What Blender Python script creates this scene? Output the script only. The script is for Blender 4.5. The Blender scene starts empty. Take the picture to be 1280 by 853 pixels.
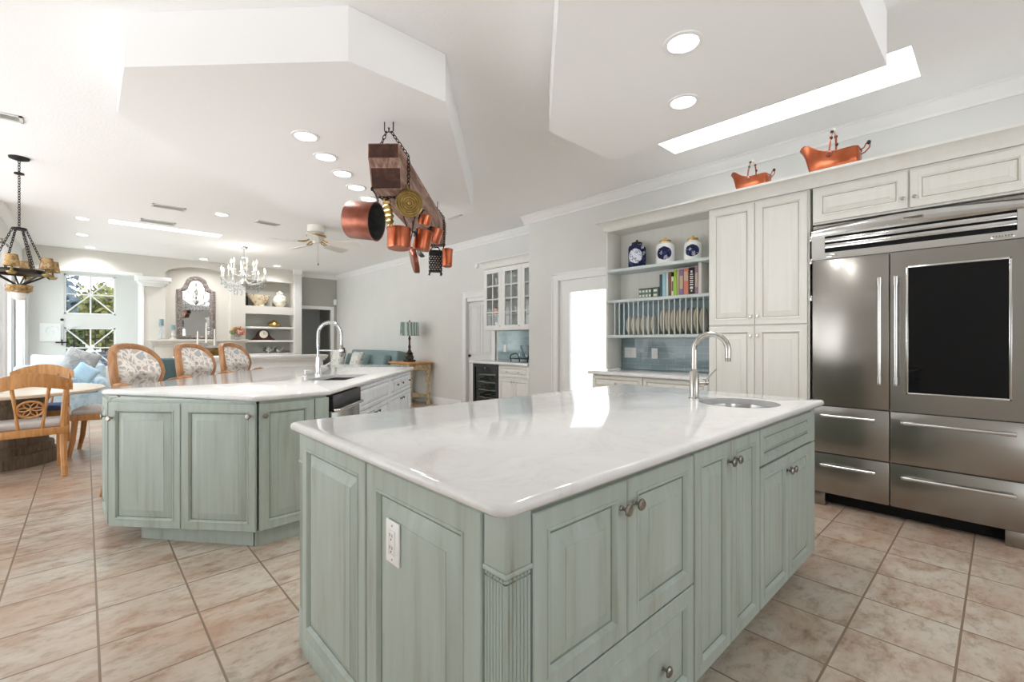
import bpy, bmesh, math, random
from mathutils import Matrix, Vector
random.seed(7)
SC = bpy.context.scene
COL = SC.collection

# ------------------------------------------------------------------ camera
cam_data = bpy.data.cameras.new('camera'); cam = bpy.data.objects.new('camera', cam_data); COL.objects.link(cam)
cam_data.sensor_width = 36.0; cam_data.lens = 572.0 / 1280.0 * 36.0
cam_data.clip_start = 0.05; cam_data.clip_end = 200
cam.location = (0, 0, 1.25)
cam.rotation_euler = (math.radians(90), 0, math.radians(47 - 90))
SC.camera = cam

# ------------------------------------------------------------------ colour management, world
SC.view_settings.view_transform = 'Standard'; SC.view_settings.look = 'None'
SC.view_settings.gamma = 1.0; SC.view_settings.use_curve_mapping = False
SC.view_settings.exposure = 0.0
SC.cycles.max_bounces = 10; SC.cycles.diffuse_bounces = 6; SC.cycles.glossy_bounces = 4
SC.cycles.transmission_bounces = 6; SC.cycles.transparent_max_bounces = 12
SC.cycles.use_denoising = True
SC.cycles.sample_clamp_indirect = 6.0
SC.cycles.caustics_reflective = False; SC.cycles.caustics_refractive = False
world = bpy.data.worlds.new('daylight'); SC.world = world; world.use_nodes = True
wn = world.node_tree.nodes; wl = world.node_tree.links
bg = wn['Background']
tcw = wn.new('ShaderNodeTexCoord'); sepw = wn.new('ShaderNodeSeparateXYZ'); rampw = wn.new('ShaderNodeValToRGB')
wl.new(tcw.outputs['Generated'], sepw.inputs[0])
mw = wn.new('ShaderNodeMath'); mw.operation = 'MULTIPLY_ADD'; mw.inputs[1].default_value = 0.5; mw.inputs[2].default_value = 0.5
wl.new(sepw.outputs['Z'], mw.inputs[0]); wl.new(mw.outputs[0], rampw.inputs[0])
rampw.color_ramp.elements[0].position = 0.40; rampw.color_ramp.elements[0].color = (1.92, 1.96, 2.0, 1)
rampw.color_ramp.elements[1].position = 0.62; rampw.color_ramp.elements[1].color = (0.92, 0.97, 1.03, 1)
e = rampw.color_ramp.elements.new(0.50); e.color = (1.0, 1.0, 1.0, 1)
wl.new(rampw.outputs[0], bg.inputs['Color'])
bg.inputs["Strength"].default_value = WORLD_STRENGTH = 2.85

def area(name, loc, rot, sx, sy, power, color=(1, 1, 1)):
    d = bpy.data.lights.new(name, 'AREA'); d.shape = 'RECTANGLE'; d.size = sx; d.size_y = sy
    d.energy = power; d.color = color
    o = bpy.data.objects.new(name, d); COL.objects.link(o); o.location = loc; o.rotation_euler = rot
    return o
# area lamp added outside the living room's glazed doors as stand-in daylight
area('daylight', (-1.5, 11.15, 1.35), (0, math.radians(-90), 0), 2.4, 4.6, 75, (0.96, 0.98, 1.0))
LAMP_EMIT = 14.0        # recessed can lights, discs that glow
LAMP_SPOT = 42.0        # W of the bulb under each disc
SKY_PANE = 4.0          # skylight panes

# ------------------------------------------------------------------ helpers: materials
def lin(c):
    f = lambda v: v / 12.92 if v <= 0.04045 else ((v + 0.055) / 1.055) ** 2.4
    return tuple(f(v / 255.0) for v in c) + (1.0,)
def mat(name, col, rough=0.5, metal=0.0, spec=0.5, coat=0.0, emit=None, estr=0.0, trans=0.0, ior=1.45):
    m = bpy.data.materials.new(name); m.use_nodes = True
    b = m.node_tree.nodes['Principled BSDF']
    b.inputs['Base Color'].default_value = lin(col); b.inputs['Roughness'].default_value = rough
    b.inputs['Metallic'].default_value = metal; b.inputs['Specular IOR Level'].default_value = spec
    b.inputs['Coat Weight'].default_value = coat
    b.inputs['Transmission Weight'].default_value = trans; b.inputs['IOR'].default_value = ior
    if emit: b.inputs['Emission Color'].default_value = lin(emit); b.inputs['Emission Strength'].default_value = estr
    return m
def nodes(m): return m.node_tree.nodes, m.node_tree.links, m.node_tree.nodes['Principled BSDF']
def coords(m, scale=(1, 1, 1), kind='Object', rnd=True, rot=(0, 0, 0)):
    n, l, b = nodes(m)
    tc = n.new('ShaderNodeTexCoord'); mp = n.new('ShaderNodeMapping')
    mp.inputs['Scale'].default_value = scale; mp.inputs['Rotation'].default_value = rot
    l.new(tc.outputs[kind], mp.inputs['Vector'])
    if rnd:
        oi = n.new('ShaderNodeObjectInfo'); mu = n.new('ShaderNodeMath'); mu.operation = 'MULTIPLY'; mu.inputs[1].default_value = 37.0
        l.new(oi.outputs['Random'], mu.inputs[0]); cb = n.new('ShaderNodeCombineXYZ')
        for i in range(3): l.new(mu.outputs[0], cb.inputs[i])
        l.new(cb.outputs[0], mp.inputs['Location'])
    return mp.outputs[0]
def ramp(m, fac, stops):
    n, l, b = nodes(m); r = n.new('ShaderNodeValToRGB')
    el = r.color_ramp.elements
    el[0].position, el[0].color = stops[0][0], lin(stops[0][1])
    el[1].position, el[1].color = stops[-1][0], lin(stops[-1][1])
    for p, c in stops[1:-1]:
        q = el.new(p); q.color = lin(c)
    l.new(fac, r.inputs[0]); return r.outputs[0]
def noise(m, vec, scale, detail=4, rough=0.55, dist=0.0):
    n, l, b = nodes(m); t = n.new('ShaderNodeTexNoise')
    t.inputs['Scale'].default_value = scale; t.inputs['Detail'].default_value = detail
    t.inputs['Roughness'].default_value = rough; t.inputs['Distortion'].default_value = dist
    if vec is not None: l.new(vec, t.inputs['Vector'])
    return t.outputs[0]
def mix(m, fac, a, b_, mode='MIX'):
    n, l, b = nodes(m); x = n.new('ShaderNodeMix'); x.data_type = 'RGBA'; x.blend_type = mode
    for s, v in ((x.inputs[0], fac), (x.inputs[6], a), (x.inputs[7], b_)):
        if isinstance(v, (int, float)): s.default_value = v
        elif isinstance(v, tuple): s.default_value = lin(v) if len(v) == 3 else v
        else: l.new(v, s)
    return x.outputs[2]
def math1(m, op, a, b_=0.0):
    n, l, b = nodes(m); x = n.new('ShaderNodeMath'); x.operation = op
    for s, v in ((x.inputs[0], a), (x.inputs[1], b_)):
        if isinstance(v, (int, float)): s.default_value = v
        else: l.new(v, s)
    return x.outputs[0]
def bump(m, h, strength=0.2, dist=0.01):
    n, l, b = nodes(m); x = n.new('ShaderNodeBump'); x.inputs['Strength'].default_value = strength; x.inputs['Distance'].default_value = dist
    l.new(h, x.inputs['Height']); l.new(x.outputs[0], b.inputs['Normal'])
def base(m, sock): n, l, b = nodes(m); l.new(sock, b.inputs['Base Color'])

M = {}
def simple(key, *a, var=0.0, scale=6.0, **k):
    """a paint or metal with a little procedural variation"""
    m = mat(key, *a, **k); M[key] = m
    if var:
        c = a[0]; v = coords(m)
        f = noise(m, v, scale)
        base(m, ramp(m, f, [(0.3, tuple(max(0, x - var) for x in c)), (0.7, tuple(min(255, x + var) for x in c))]))
    return m
simple('wall', (221, 221, 218), rough=0.75, spec=0.3, var=2, scale=2.0)
simple('wall_warm', (214, 211, 204), rough=0.8, spec=0.3, var=2, scale=2.0)
simple('wall_grey', (176, 176, 170), rough=0.8, spec=0.3, var=2, scale=2.0)
m = simple('ceiling', (247, 247, 247), rough=0.9, spec=0.2)
bump(m, noise(m, coords(m, kind='Object', rnd=False), 55.0, 3), 0.35, 0.006)
m = simple('soffit', (246, 246, 246), rough=0.85, spec=0.25)
bump(m, noise(m, coords(m, kind='Object', rnd=False), 60.0, 3), 0.15, 0.004)
simple('trim', (238, 238, 237), rough=0.4, var=1)
simple('door_white', (226, 226, 226), rough=0.45, var=2)
# cabinet paints
def streak_paint(key, stops, rough=0.42):
    m = mat(key, (170, 186, 174), rough=rough); M[key] = m
    v = coords(m, (16, 16, 1.2)); f = noise(m, v, 1.6, 6, 0.6, 0.3)
    v2 = coords(m, (5, 5, 1.2)); f2 = noise(m, v2, 1.5, 4, 0.5)
    s = math1(m, 'ADD', math1(m, 'MULTIPLY', f, 0.65), math1(m, 'MULTIPLY', f2, 0.35))
    base(m, ramp(m, s, stops)); return m
streak_paint('sage', [(0.27, (122, 119, 102)), (0.36, (158, 165, 153)), (0.45, (169, 179, 170)), (0.60, (175, 187, 179)), (0.74, (190, 201, 196))])
streak_paint('cream', [(0.30, (221, 220, 213)), (0.5, (226, 225, 219)), (0.70, (228, 228, 222))])
streak_paint('bar_white', [(0.30, (226, 226, 222)), (0.5, (232, 232, 229)), (0.70, (236, 236, 233))])
streak_paint('rustic_white', [(0.33, (186, 190, 196)), (0.42, (226, 230, 236)), (0.55, (234, 238, 243)), (0.70, (238, 241, 246))])
simple('sage_glaze', (126, 136, 122), rough=0.5, var=10, scale=20)
simple('cream_glaze', (176, 171, 155), rough=0.5, var=8, scale=20)
simple('bar_glaze', (206, 205, 198), rough=0.5, var=5, scale=20)
simple('rustic_glaze', (168, 172, 178), rough=0.5, var=8, scale=20)
# quartz worktop
m = simple('quartz', (228, 227, 226), rough=0.07, spec=0.55)
v = coords(m, (1, 1, 1), rnd=False); f = noise(m, v, 3.2, 8, 0.62, 1.4)
base(m, ramp(m, f, [(0.40, (225, 225, 224)), (0.485, (224, 224, 223)), (0.50, (218, 217, 215)), (0.515, (224, 224, 223)), (0.62, (228, 228, 227))]))
# floor tile
m = mat('floor_tile', (205, 190, 172), rough=0.33, spec=0.45); M['tile'] = m
n, l, b = nodes(m)
geo = n.new('ShaderNodeNewGeometry'); mp = n.new('ShaderNodeMapping'); mp.vector_type = 'POINT'
mp.inputs['Location'].default_value = (-0.04, -0.122, 0); l.new(geo.outputs['Position'], mp.inputs['Vector'])
br = n.new('ShaderNodeTexBrick'); br.offset = 0.0; br.squash = 1.0
for k_, v_ in (('Scale', 1.0), ('Mortar Size', 0.0048), ('Mortar Smooth', 0.25), ('Bias', 0.0), ('Brick Width', 0.3417), ('Row Height', 0.343)): br.inputs[k_].default_value = v_
br.inputs['Color1'].default_value = (0.2, 0.2, 0.2, 1); br.inputs['Color2'].default_value = (0.8, 0.8, 0.8, 1); br.inputs['Mortar'].default_value = (0.5, 0.5, 0.5, 1)
l.new(mp.outputs[0], br.inputs['Vector'])
mp2 = n.new('ShaderNodeMapping'); mp2.inputs['Scale'].default_value = (2.6, 4.4, 1); l.new(geo.outputs['Position'], mp2.inputs['Vector'])
# each tile shifts its own pattern
va = n.new('ShaderNodeVectorMath'); va.operation = 'SCALE'; va.inputs['Scale'].default_value = 9.0; l.new(br.outputs['Color'], va.inputs[0])
vb = n.new('ShaderNodeVectorMath'); vb.operation = 'ADD'; l.new(mp2.outputs[0], vb.inputs[0]); l.new(va.outputs[0], vb.inputs[1])
f1 = noise(m, vb.outputs[0], 1.4, 7, 0.62, 0.4); f2 = noise(m, vb.outputs[0], 5.0, 6, 0.7, 0.2)
mpb = n.new('ShaderNodeMapping'); mpb.inputs['Scale'].default_value = (0.8, 1.1, 1); l.new(geo.outputs['Position'], mpb.inputs['Vector'])
f3 = noise(m, mpb.outputs[0], 1.1, 3, 0.5)
c1 = ramp(m, f1, [(0.33, (146, 112, 88)), (0.43, (174, 150, 130)), (0.53, (194, 183, 168)), (0.68, (204, 198, 186))])
c2 = ramp(m, f2, [(0.36, (124, 106, 90)), (0.49, (190, 178, 163)), (0.7, (204, 196, 184))])
cc = mix(m, 0.42, c1, c2)
ff = n.new('ShaderNodeMapRange'); ff.inputs['From Min'].default_value = 0.44; ff.inputs['From Max'].default_value = 0.66; ff.inputs['To Max'].default_value = 0.55; l.new(f3, ff.inputs['Value'])
cc = mix(m, ff.outputs[0], cc, (178, 138, 110))
cc = mix(m, br.outputs['Fac'], cc, (136, 116, 98))
base(m, cc)
bh = math1(m, 'SUBTRACT', math1(m, 'MULTIPLY', f2, 0.25), math1(m, 'MULTIPLY', br.outputs['Fac'], 1.0)); bump(m, bh, 0.5, 0.004)
# glass splash tiles
def splash(key, c1_, c2_, w, h, axis):
    m = mat(key, c1_, rough=0.06, spec=0.7); M[key] = m
    n, l, b = nodes(m); geo = n.new('ShaderNodeNewGeometry'); sp = n.new('ShaderNodeSeparateXYZ'); cb = n.new('ShaderNodeCombineXYZ')
    l.new(geo.outputs['Position'], sp.inputs[0]); l.new(sp.outputs[axis], cb.inputs[0]); l.new(sp.outputs[2], cb.inputs[1])
    br = n.new('ShaderNodeTexBrick'); br.offset = 0.5
    for k_, v_ in (('Scale', 1.0), ('Mortar Size', 0.0016), ('Mortar Smooth', 0.1), ('Brick Width', w), ('Row Height', h)): br.inputs[k_].default_value = v_
    br.inputs['Color1'].default_value = lin(c1_); br.inputs['Color2'].default_value = lin(c2_); br.inputs['Mortar'].default_value = lin((176, 190, 190))
    l.new(cb.outputs[0], br.inputs['Vector']); base(m, br.outputs['Color'])
    wob = noise(m, cb.outputs[0], 14.0, 2)
    bump(m, math1(m, 'SUBTRACT', math1(m, 'MULTIPLY', wob, 0.6), br.outputs['Fac']), 0.25, 0.003)
splash('splash', (128, 148, 154), (142, 162, 167), 0.20, 0.066, 1)
splash('splash_bar', (134, 160, 164), (154, 178, 181), 0.12, 0.06, 1)
# metals
m = simple('steel', (162, 159, 154), rough=0.24, metal=1.0)
v = coords(m, (2, 2, 160), rnd=False); bump(m, noise(m, v, 2.0, 3), 0.06, 0.002)
simple('steel_trim', (214, 214, 212), rough=0.15, metal=1.0, var=4)
simple('nickel', (196, 194, 188), rough=0.22, metal=1.0, var=4)
simple('pewter', (150, 146, 138), rough=0.3, metal=1.0, var=10, scale=30)
simple('dark_bronze', (70, 64, 56), rough=0.4, metal=0.8, var=8, scale=20)
m = simple('copper', (192, 106, 72), rough=0.28, metal=1.0, var=16, scale=8)
m = simple('copper_hammered', (184, 104, 74), rough=0.3, metal=1.0, var=18, scale=8)
bump(m, noise(m, coords(m), 90, 2), 0.25, 0.003)
m = simple('copper_aged', (146, 90, 74), rough=0.36, metal=0.9, var=22, scale=7)
bump(m, noise(m, coords(m), 60, 3), 0.2, 0.003)
simple('tinned', (92, 92, 90), rough=0.45, metal=0.7, var=14, scale=12)
m = simple('brass', (164, 140, 88), rough=0.34, metal=1.0, var=22, scale=18)
simple('gold', (196, 160, 88), rough=0.28, metal=1.0, var=14, scale=10)
m = simple('iron', (44, 42, 42), rough=0.55, metal=0.6, var=12, scale=30)
simple('chrome', (226, 228, 230), rough=0.08, metal=1.0)
simple('silver', (206, 206, 206), rough=0.18, metal=1.0, var=6, scale=20)
simple('black_plastic', (24, 24, 26), rough=0.35, var=4)
simple('black_void', (8, 8, 9), rough=0.7, var=2)
simple('dark_glass', (8, 9, 11), rough=0.03, spec=0.35, var=3, scale=1)
simple('white_plastic', (240, 240, 240), rough=0.3, var=1)
simple('white_ceramic', (238, 238, 236), rough=0.12, spec=0.6, var=2)
# woods
def wood(key, c1_, c2_, c3_, rough=0.4, sc=(3, 3, 22), coat=0.15):
    m = mat(key, c2_, rough=rough, coat=coat); M[key] = m
    f = noise(m, coords(m, sc), 1.6, 5, 0.6, 0.6)
    base(m, ramp(m, f, [(0.3, c1_), (0.5, c2_), (0.7, c3_)])); return m
wood('honey_wood', (172, 118, 66), (196, 142, 86), (212, 160, 104), sc=(20, 20, 2))
wood('stool_wood', (150, 102, 62), (172, 124, 82), (190, 144, 100), sc=(14, 14, 3))
m = wood('old_beam', (98, 70, 58), (150, 116, 102), (192, 164, 152), rough=0.75, sc=(2.0, 16, 9), coat=0)
bump(m, noise(m, coords(m, (2, 14, 14)), 3, 5), 0.5, 0.01)
wood('beam_end', (44, 25, 18), (66, 38, 26), (92, 58, 42), rough=0.7, sc=(9, 9, 9), coat=0)
wood('dark_wood', (44, 24, 18), (66, 36, 26), (86, 50, 36), rough=0.3)
wood('drum_wood', (88, 78, 66), (112, 100, 86), (132, 118, 102), rough=0.6, sc=(30, 30, 3), coat=0)
wood('carved_cream', (150, 128, 92), (192, 174, 138), (222, 210, 182), rough=0.6, sc=(14, 14, 9), coat=0)
wood('table_top', (226, 214, 196), (236, 226, 210), (240, 233, 220), rough=0.35, sc=(2, 10, 2), coat=0.2)
simple('fan_blade', (236, 234, 226), rough=0.5, var=3)
# fabrics
def fabric(key, c, var=6, scale=60):
    m = simple(key, c, rough=0.95, spec=0.1, var=var, scale=scale)
    bump(m, noise(m, coords(m), 300, 2), 0.2, 0.002); return m
fabric('seat_grey', (206, 206, 206)); fabric('sofa_teal', (132, 152, 154)); fabric('teal_chair', (92, 116, 120)); fabric('blue_cushion', (92, 116, 158))
fabric('pillow_white', (226, 232, 238)); fabric('pillow_sky', (172, 204, 226)); fabric('curtain', (240, 241, 243), var=2)
def pattern(key, ground, motifs, scale, warp=0.25, thr=0.42):
    m = mat(key, ground, rough=0.9, spec=0.1); M[key] = m; n, l, b = nodes(m)
    v = coords(m, (1, 1, 1), rnd=False)
    nz = n.new('ShaderNodeTexNoise'); nz.inputs['Scale'].default_value = scale * 0.9; l.new(v, nz.inputs['Vector'])
    sc_ = n.new('ShaderNodeVectorMath'); sc_.operation = 'SCALE'; sc_.inputs['Scale'].default_value = warp / scale * 4; l.new(nz.outputs['Color'], sc_.inputs[0])
    ad = n.new('ShaderNodeVectorMath'); ad.operation = 'ADD'; l.new(v, ad.inputs[0]); l.new(sc_.outputs[0], ad.inputs[1])
    vo = n.new('ShaderNodeTexVoronoi'); vo.inputs['Scale'].default_value = scale; l.new(ad.outputs[0], vo.inputs['Vector'])
    vf = n.new('ShaderNodeTexVoronoi'); vf.feature = 'DISTANCE_TO_EDGE'; vf.inputs['Scale'].default_value = scale; l.new(ad.outputs[0], vf.inputs['Vector'])
    cr = n.new('ShaderNodeValToRGB'); cr.color_ramp.interpolation = 'CONSTANT'; l.new(vo.outputs['Color'], cr.inputs[0])
    for i, c in enumerate(motifs):
        if i < 2: e_ = cr.color_ramp.elements[i]; e_.position = i / len(motifs)
        else: e_ = cr.color_ramp.elements.new(i / len(motifs))
        e_.color = lin(c)
    st = n.new('ShaderNodeValToRGB'); st.color_ramp.elements[0].position = thr * 0.30; st.color_ramp.elements[1].position = thr * 0.42
    l.new(vf.outputs['Distance'], st.inputs[0])
    ring = n.new('ShaderNodeValToRGB'); ring.color_ramp.elements[0].position = 0.10; ring.color_ramp.elements[0].color = (1, 1, 1, 1)
    ring.color_ramp.elements[1].position = 0.16; ring.color_ramp.elements[1].color = (0.25, 0.25, 0.25, 1); l.new(vo.outputs['Distance'], ring.inputs[0])
    base(m, mix(m, math1(m, 'MULTIPLY', st.outputs[0], 0.85), ground, mix(m, 0.25, cr.outputs[0], ground)))
    return m
pattern('damask', (234, 229, 222), [(140, 128, 126), (158, 150, 152), (172, 152, 138), (140, 148, 160)], 17, 0.35, 0.34)
pattern('sofa_print', (176, 194, 206), [(206, 218, 226), (150, 172, 188), (190, 205, 212), (214, 222, 228)], 9, 0.8, 0.45)
pattern('pillow_scroll', (168, 170, 172), [(196, 198, 198), (146, 150, 154), (206, 206, 204), (154, 160, 168)], 10, 0.9, 0.4)
pattern('pillow_leaf', (214, 214, 208), [(112, 120, 118), (140, 146, 142), (216, 216, 210), (128, 134, 130)], 12, 1.2, 0.5)
pattern('delft', (226, 228, 236), [(52, 62, 120), (70, 78, 132), (210, 214, 228), (40, 46, 88)], 24, 0.7, 0.35)
pattern('delft_dark', (44, 48, 76), [(230, 230, 238), (70, 76, 128), (36, 36, 58), (196, 198, 216)], 22, 0.7, 0.35)
pattern('majolica', (224, 208, 176), [(214, 150, 84), (92, 100, 128), (226, 214, 190), (150, 96, 66)], 12, 0.6, 0.4)
pattern('majolica_white', (230, 226, 214), [(84, 92, 112), (196, 176, 96), (236, 232, 224), (112, 120, 128)], 12, 0.6, 0.4)
pattern('tiffany', (176, 146, 104), [(84, 60, 84), (206, 176, 120), (116, 98, 62), (222, 202, 166)], 16, 0.9, 0.3)
pattern('mirror_frame', (128, 120, 116), [(84, 78, 76), (176, 168, 164), (110, 102, 98), (200, 194, 190)], 34, 0.6, 0.4)
pattern('frost', (228, 236, 238), [(214, 228, 232), (236, 242, 244), (206, 222, 228), (240, 244, 246)], 9, 1.2, 0.4)
m = mat('lampshade', (150, 170, 164), rough=0.8); M['lampshade'] = m
n, l, b = nodes(m); v = coords(m, rnd=False); wv = n.new('ShaderNodeTexWave'); wv.inputs['Scale'].default_value = 5.5; wv.inputs['Distortion'].default_value = 2.0; wv.inputs['Detail'].default_value = 3; l.new(v, wv.inputs['Vector'])
base(m, ramp(m, wv.outputs['Color'], [(0.25, (122, 142, 136)), (0.5, (162, 180, 174)), (0.8, (196, 208, 202))]))
# clear glass as a real thin pane
def pane_mat(key, tint=(244, 248, 248), refl=1.0):
    m = bpy.data.materials.new(key); m.use_nodes = True; n = m.node_tree.nodes; l = m.node_tree.links
    n.remove(n['Principled BSDF'])
    tr = n.new('ShaderNodeBsdfTransparent'); tr.inputs[0].default_value = lin(tint); gl = n.new('ShaderNodeBsdfGlossy'); gl.inputs['Roughness'].default_value = 0.02
    lw = n.new('ShaderNodeLayerWeight'); lw.inputs['Blend'].default_value = 0.5; mx = n.new('ShaderNodeMixShader')
    pw = n.new('ShaderNodeMath'); pw.operation = 'POWER'; pw.inputs[1].default_value = 5.0; l.new(lw.outputs['Facing'], pw.inputs[0])
    mu = n.new('ShaderNodeMath'); mu.operation = 'MULTIPLY_ADD'; mu.inputs[1].default_value = min(0.9, 0.8 * refl); mu.inputs[2].default_value = 0.035 * refl; l.new(pw.outputs[0], mu.inputs[0])
    l.new(mu.outputs[0], mx.inputs[0]); l.new(tr.outputs[0], mx.inputs[1]); l.new(gl.outputs[0], mx.inputs[2])
    l.new(mx.outputs[0], n['Material Output'].inputs[0]); M[key] = m; return m
pane_mat('pane'); pane_mat('pane_dark', (232, 238, 238)); pane_mat('pane_cabinet', (249, 250, 250))
pane_mat('crystal', (236, 240, 244), 3.0)
simple('mirror', (222, 222, 222), rough=0.02, metal=1.0)
def glow(key, c, s):
    m = mat(key, c, rough=0.5, emit=c, estr=s); M[key] = m; return m
glow('can_light', (255, 252, 246), LAMP_EMIT); glow('skylight', (252, 254, 255), SKY_PANE); glow('flame_bulb', (255, 240, 216), 9.0)
# outdoors
def leafy(key, a, b_):
    m = mat(key, a, rough=0.8); M[key] = m
    f = noise(m, coords(m, rnd=True), 4.0, 5); base(m, ramp(m, f, [(0.35, a), (0.6, b_)])); return m
leafy('leaf_olive', (96, 100, 54), (160, 154, 92)); leafy('leaf_green', (70, 88, 54), (128, 140, 84)); leafy('leaf_blue', (70, 84, 98), (124, 138, 150)); leafy('bark', (92, 80, 70), (130, 116, 104))
m = mat('garden_brick', (96, 108, 128), rough=0.8); M['garden_brick'] = m; n, l, b = nodes(m)
geo = n.new('ShaderNodeNewGeometry'); sp = n.new('ShaderNodeSeparateXYZ'); cb = n.new('ShaderNodeCombineXYZ')
l.new(geo.outputs['Position'], sp.inputs[0]); l.new(sp.outputs[0], cb.inputs[0]); l.new(sp.outputs[2], cb.inputs[1])
br = n.new('ShaderNodeTexBrick'); l.new(cb.outputs[0], br.inputs['Vector'])
for k_, v_ in (('Scale', 1.0), ('Mortar Size', 0.012), ('Brick Width', 0.26), ('Row Height', 0.09)): br.inputs[k_].default_value = v_
br.inputs['Color1'].default_value = lin((88, 98, 116)); br.inputs['Color2'].default_value = lin((104, 114, 132)); br.inputs['Mortar'].default_value = lin((150, 156, 166)); base(m, br.outputs['Color'])
simple('patio', (206, 204, 196), rough=0.8, var=8)
simple('book_navy', (66, 80, 96), rough=0.5, var=6); simple('book_sky', (158, 198, 208), rough=0.5, var=4); simple('book_pale', (212, 222, 220), rough=0.5, var=4)
simple('book_brown', (112, 84, 60), rough=0.5, var=6); simple('book_cream', (224, 218, 196), rough=0.5, var=4); simple('book_lime', (150, 204, 48), rough=0.5, var=6)
simple('book_tan', (196, 176, 146), rough=0.5, var=6); simple('book_purple', (142, 116, 158), rough=0.5, var=6); simple('book_mauve', (150, 124, 138), rough=0.5, var=6)
simple('book_coral', (216, 128, 104), rough=0.5, var=6); simple('book_black', (30, 28, 30), rough=0.4, var=3); simple('book_white', (226, 222, 216), rough=0.5, var=4); simple('paper', (232, 226, 212), rough=0.8, var=4)
simple('plate', (222, 213, 194), rough=0.15, spec=0.6, var=5); simple('plate_white', (236, 231, 218), rough=0.15, spec=0.6, var=4)
simple('rack_blue', (206, 216, 217), rough=0.45, var=2); simple('rack_back', (128, 152, 160), rough=0.3, var=4)
simple('tin_green', (92, 118, 106), rough=0.4, var=10, scale=30); simple('candle', (240, 238, 228), rough=0.5, var=2); simple('candle_blue', (128, 148, 156), rough=0.6, var=4)
simple('petal', (204, 142, 120), rough=0.7, var=24, scale=30); simple('clock_face', (232, 228, 214), rough=0.4, var=3); simple('wine_green', (38, 66, 48), rough=0.1, spec=0.7, var=6)
simple('ivory_grip', (226, 220, 208), rough=0.3, var=4); simple('stone', (214, 210, 202), rough=0.6, var=5, scale=8); simple('sconce_shade', (236, 230, 218), rough=0.6, var=3)
# ------------------------------------------------------------------ helpers: geometry
R = math.radians
def TR(x=0, y=0, z=0, rz=0, rx=0, ry=0): return Matrix.Translation((x, y, z)) @ Matrix.Rotation(rz, 4, 'Z') @ Matrix.Rotation(ry, 4, 'Y') @ Matrix.Rotation(rx, 4, 'X')
def box(bm, x0, x1, y0, y1, z0, z1, bev=0.0, mi=0, mx=None, seg=2):
    vs = [bm.verts.new((x, y, z)) for z in (z0, z1) for y in (y0, y1) for x in (x0, x1)]
    fs = [bm.faces.new([vs[i] for i in q]) for q in ((0, 2, 3, 1), (4, 5, 7, 6), (0, 1, 5, 4), (2, 6, 7, 3), (0, 4, 6, 2), (1, 3, 7, 5))]
    for f in fs: f.material_index = mi
    geom = vs
    if bev:
        es = list({e for f in fs for e in f.edges})
        r = bmesh.ops.bevel(bm, geom=es, offset=bev, segments=seg, profile=0.5, affect='EDGES', clamp_overlap=True)
        for f in r['faces']: f.material_index = mi
        geom = list({v for f in r['faces'] for v in f.verts})
        # collect the whole island
        st = list(geom); seen = set(st)
        while st:
            v = st.pop()
            for e in v.link_edges:
                w = e.other_vert(v)
                if w not in seen: seen.add(w); st.append(w)
        geom = list(seen)
    if mx is not None: bmesh.ops.transform(bm, matrix=mx, verts=geom)
    return bm
def lathe(bm, prof, seg=20, mx=None, mi=0, sx=1.0, sy=1.0):
    rows = []
    for r, z in prof:
        if r < 1e-6: row = [bm.verts.new((0, 0, z))]
        else: row = [bm.verts.new((sx * r * math.cos(2 * math.pi * i / seg), sy * r * math.sin(2 * math.pi * i / seg), z)) for i in range(seg)]
        rows.append(row)
    for a, b in zip(rows, rows[1:]):
        for i in range(seg):
            j = (i + 1) % seg
            if len(a) == 1 and len(b) == 1: continue
            if len(a) == 1: f = bm.faces.new((a[0], b[i], b[j]))
            elif len(b) == 1: f = bm.faces.new((a[i], a[j], b[0]))
            else: f = bm.faces.new((a[i], a[j], b[j], b[i]))
            f.material_index = mi
    if mx is not None: bmesh.ops.transform(bm, matrix=mx, verts=[v for r_ in rows for v in r_])
    return bm
def tube(bm, pts, r, seg=8, closed=False, mi=0, flat=1.0):
    pts = [Vector(p) for p in pts]; n = len(pts)
    rr = r if isinstance(r, (list, tuple)) else [r] * n
    tang = []
    for i in range(n):
        a = pts[(i - 1) % n] if (closed or i > 0) else pts[i]; b = pts[(i + 1) % n] if (closed or i < n - 1) else pts[i]
        t = (b - a); tang.append(t.normalized() if t.length > 1e-9 else Vector((0, 0, 1)))
    up = Vector((0, 0, 1)) if abs(tang[0].z) < 0.9 else Vector((1, 0, 0))
    nx = tang[0].cross(up).normalized(); rows = []
    for i in range(n):
        nx = (nx - tang[i] * nx.dot(tang[i]))
        nx = nx.normalized() if nx.length > 1e-6 else tang[i].orthogonal().normalized()
        ny = tang[i].cross(nx)
        rows.append([bm.verts.new(pts[i] + nx * rr[i] * math.cos(2 * math.pi * k / seg) + ny * rr[i] * flat * math.sin(2 * math.pi * k / seg)) for k in range(seg)])
    m_ = n if closed else n - 1
    for i in range(m_):
        a, b = rows[i], rows[(i + 1) % n]
        for k in range(seg):
            f = bm.faces.new((a[k], a[(k + 1) % seg], b[(k + 1) % seg], b[k])); f.material_index = mi
    if not closed:
        for row, rev in ((rows[0], True), (rows[-1], False)):
            f = bm.faces.new(row[::-1] if rev else row); f.material_index = mi
    return bm
def poly_off(P, d):
    """inset a counter-clockwise polygon by d"""
    n = len(P); out = []
    for i in range(n):
        a, b, c = Vector(P[i - 1]), Vector(P[i]), Vector(P[(i + 1) % n])
        e1 = (b - a).normalized(); e2 = (c - b).normalized()
        n1 = Vector((-e1.y, e1.x)); n2 = Vector((-e2.y, e2.x)); s = n1 + n2
        k = d / max(0.3, s.dot(n1)); out.append(tuple(b + s * k))
    return out
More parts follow.
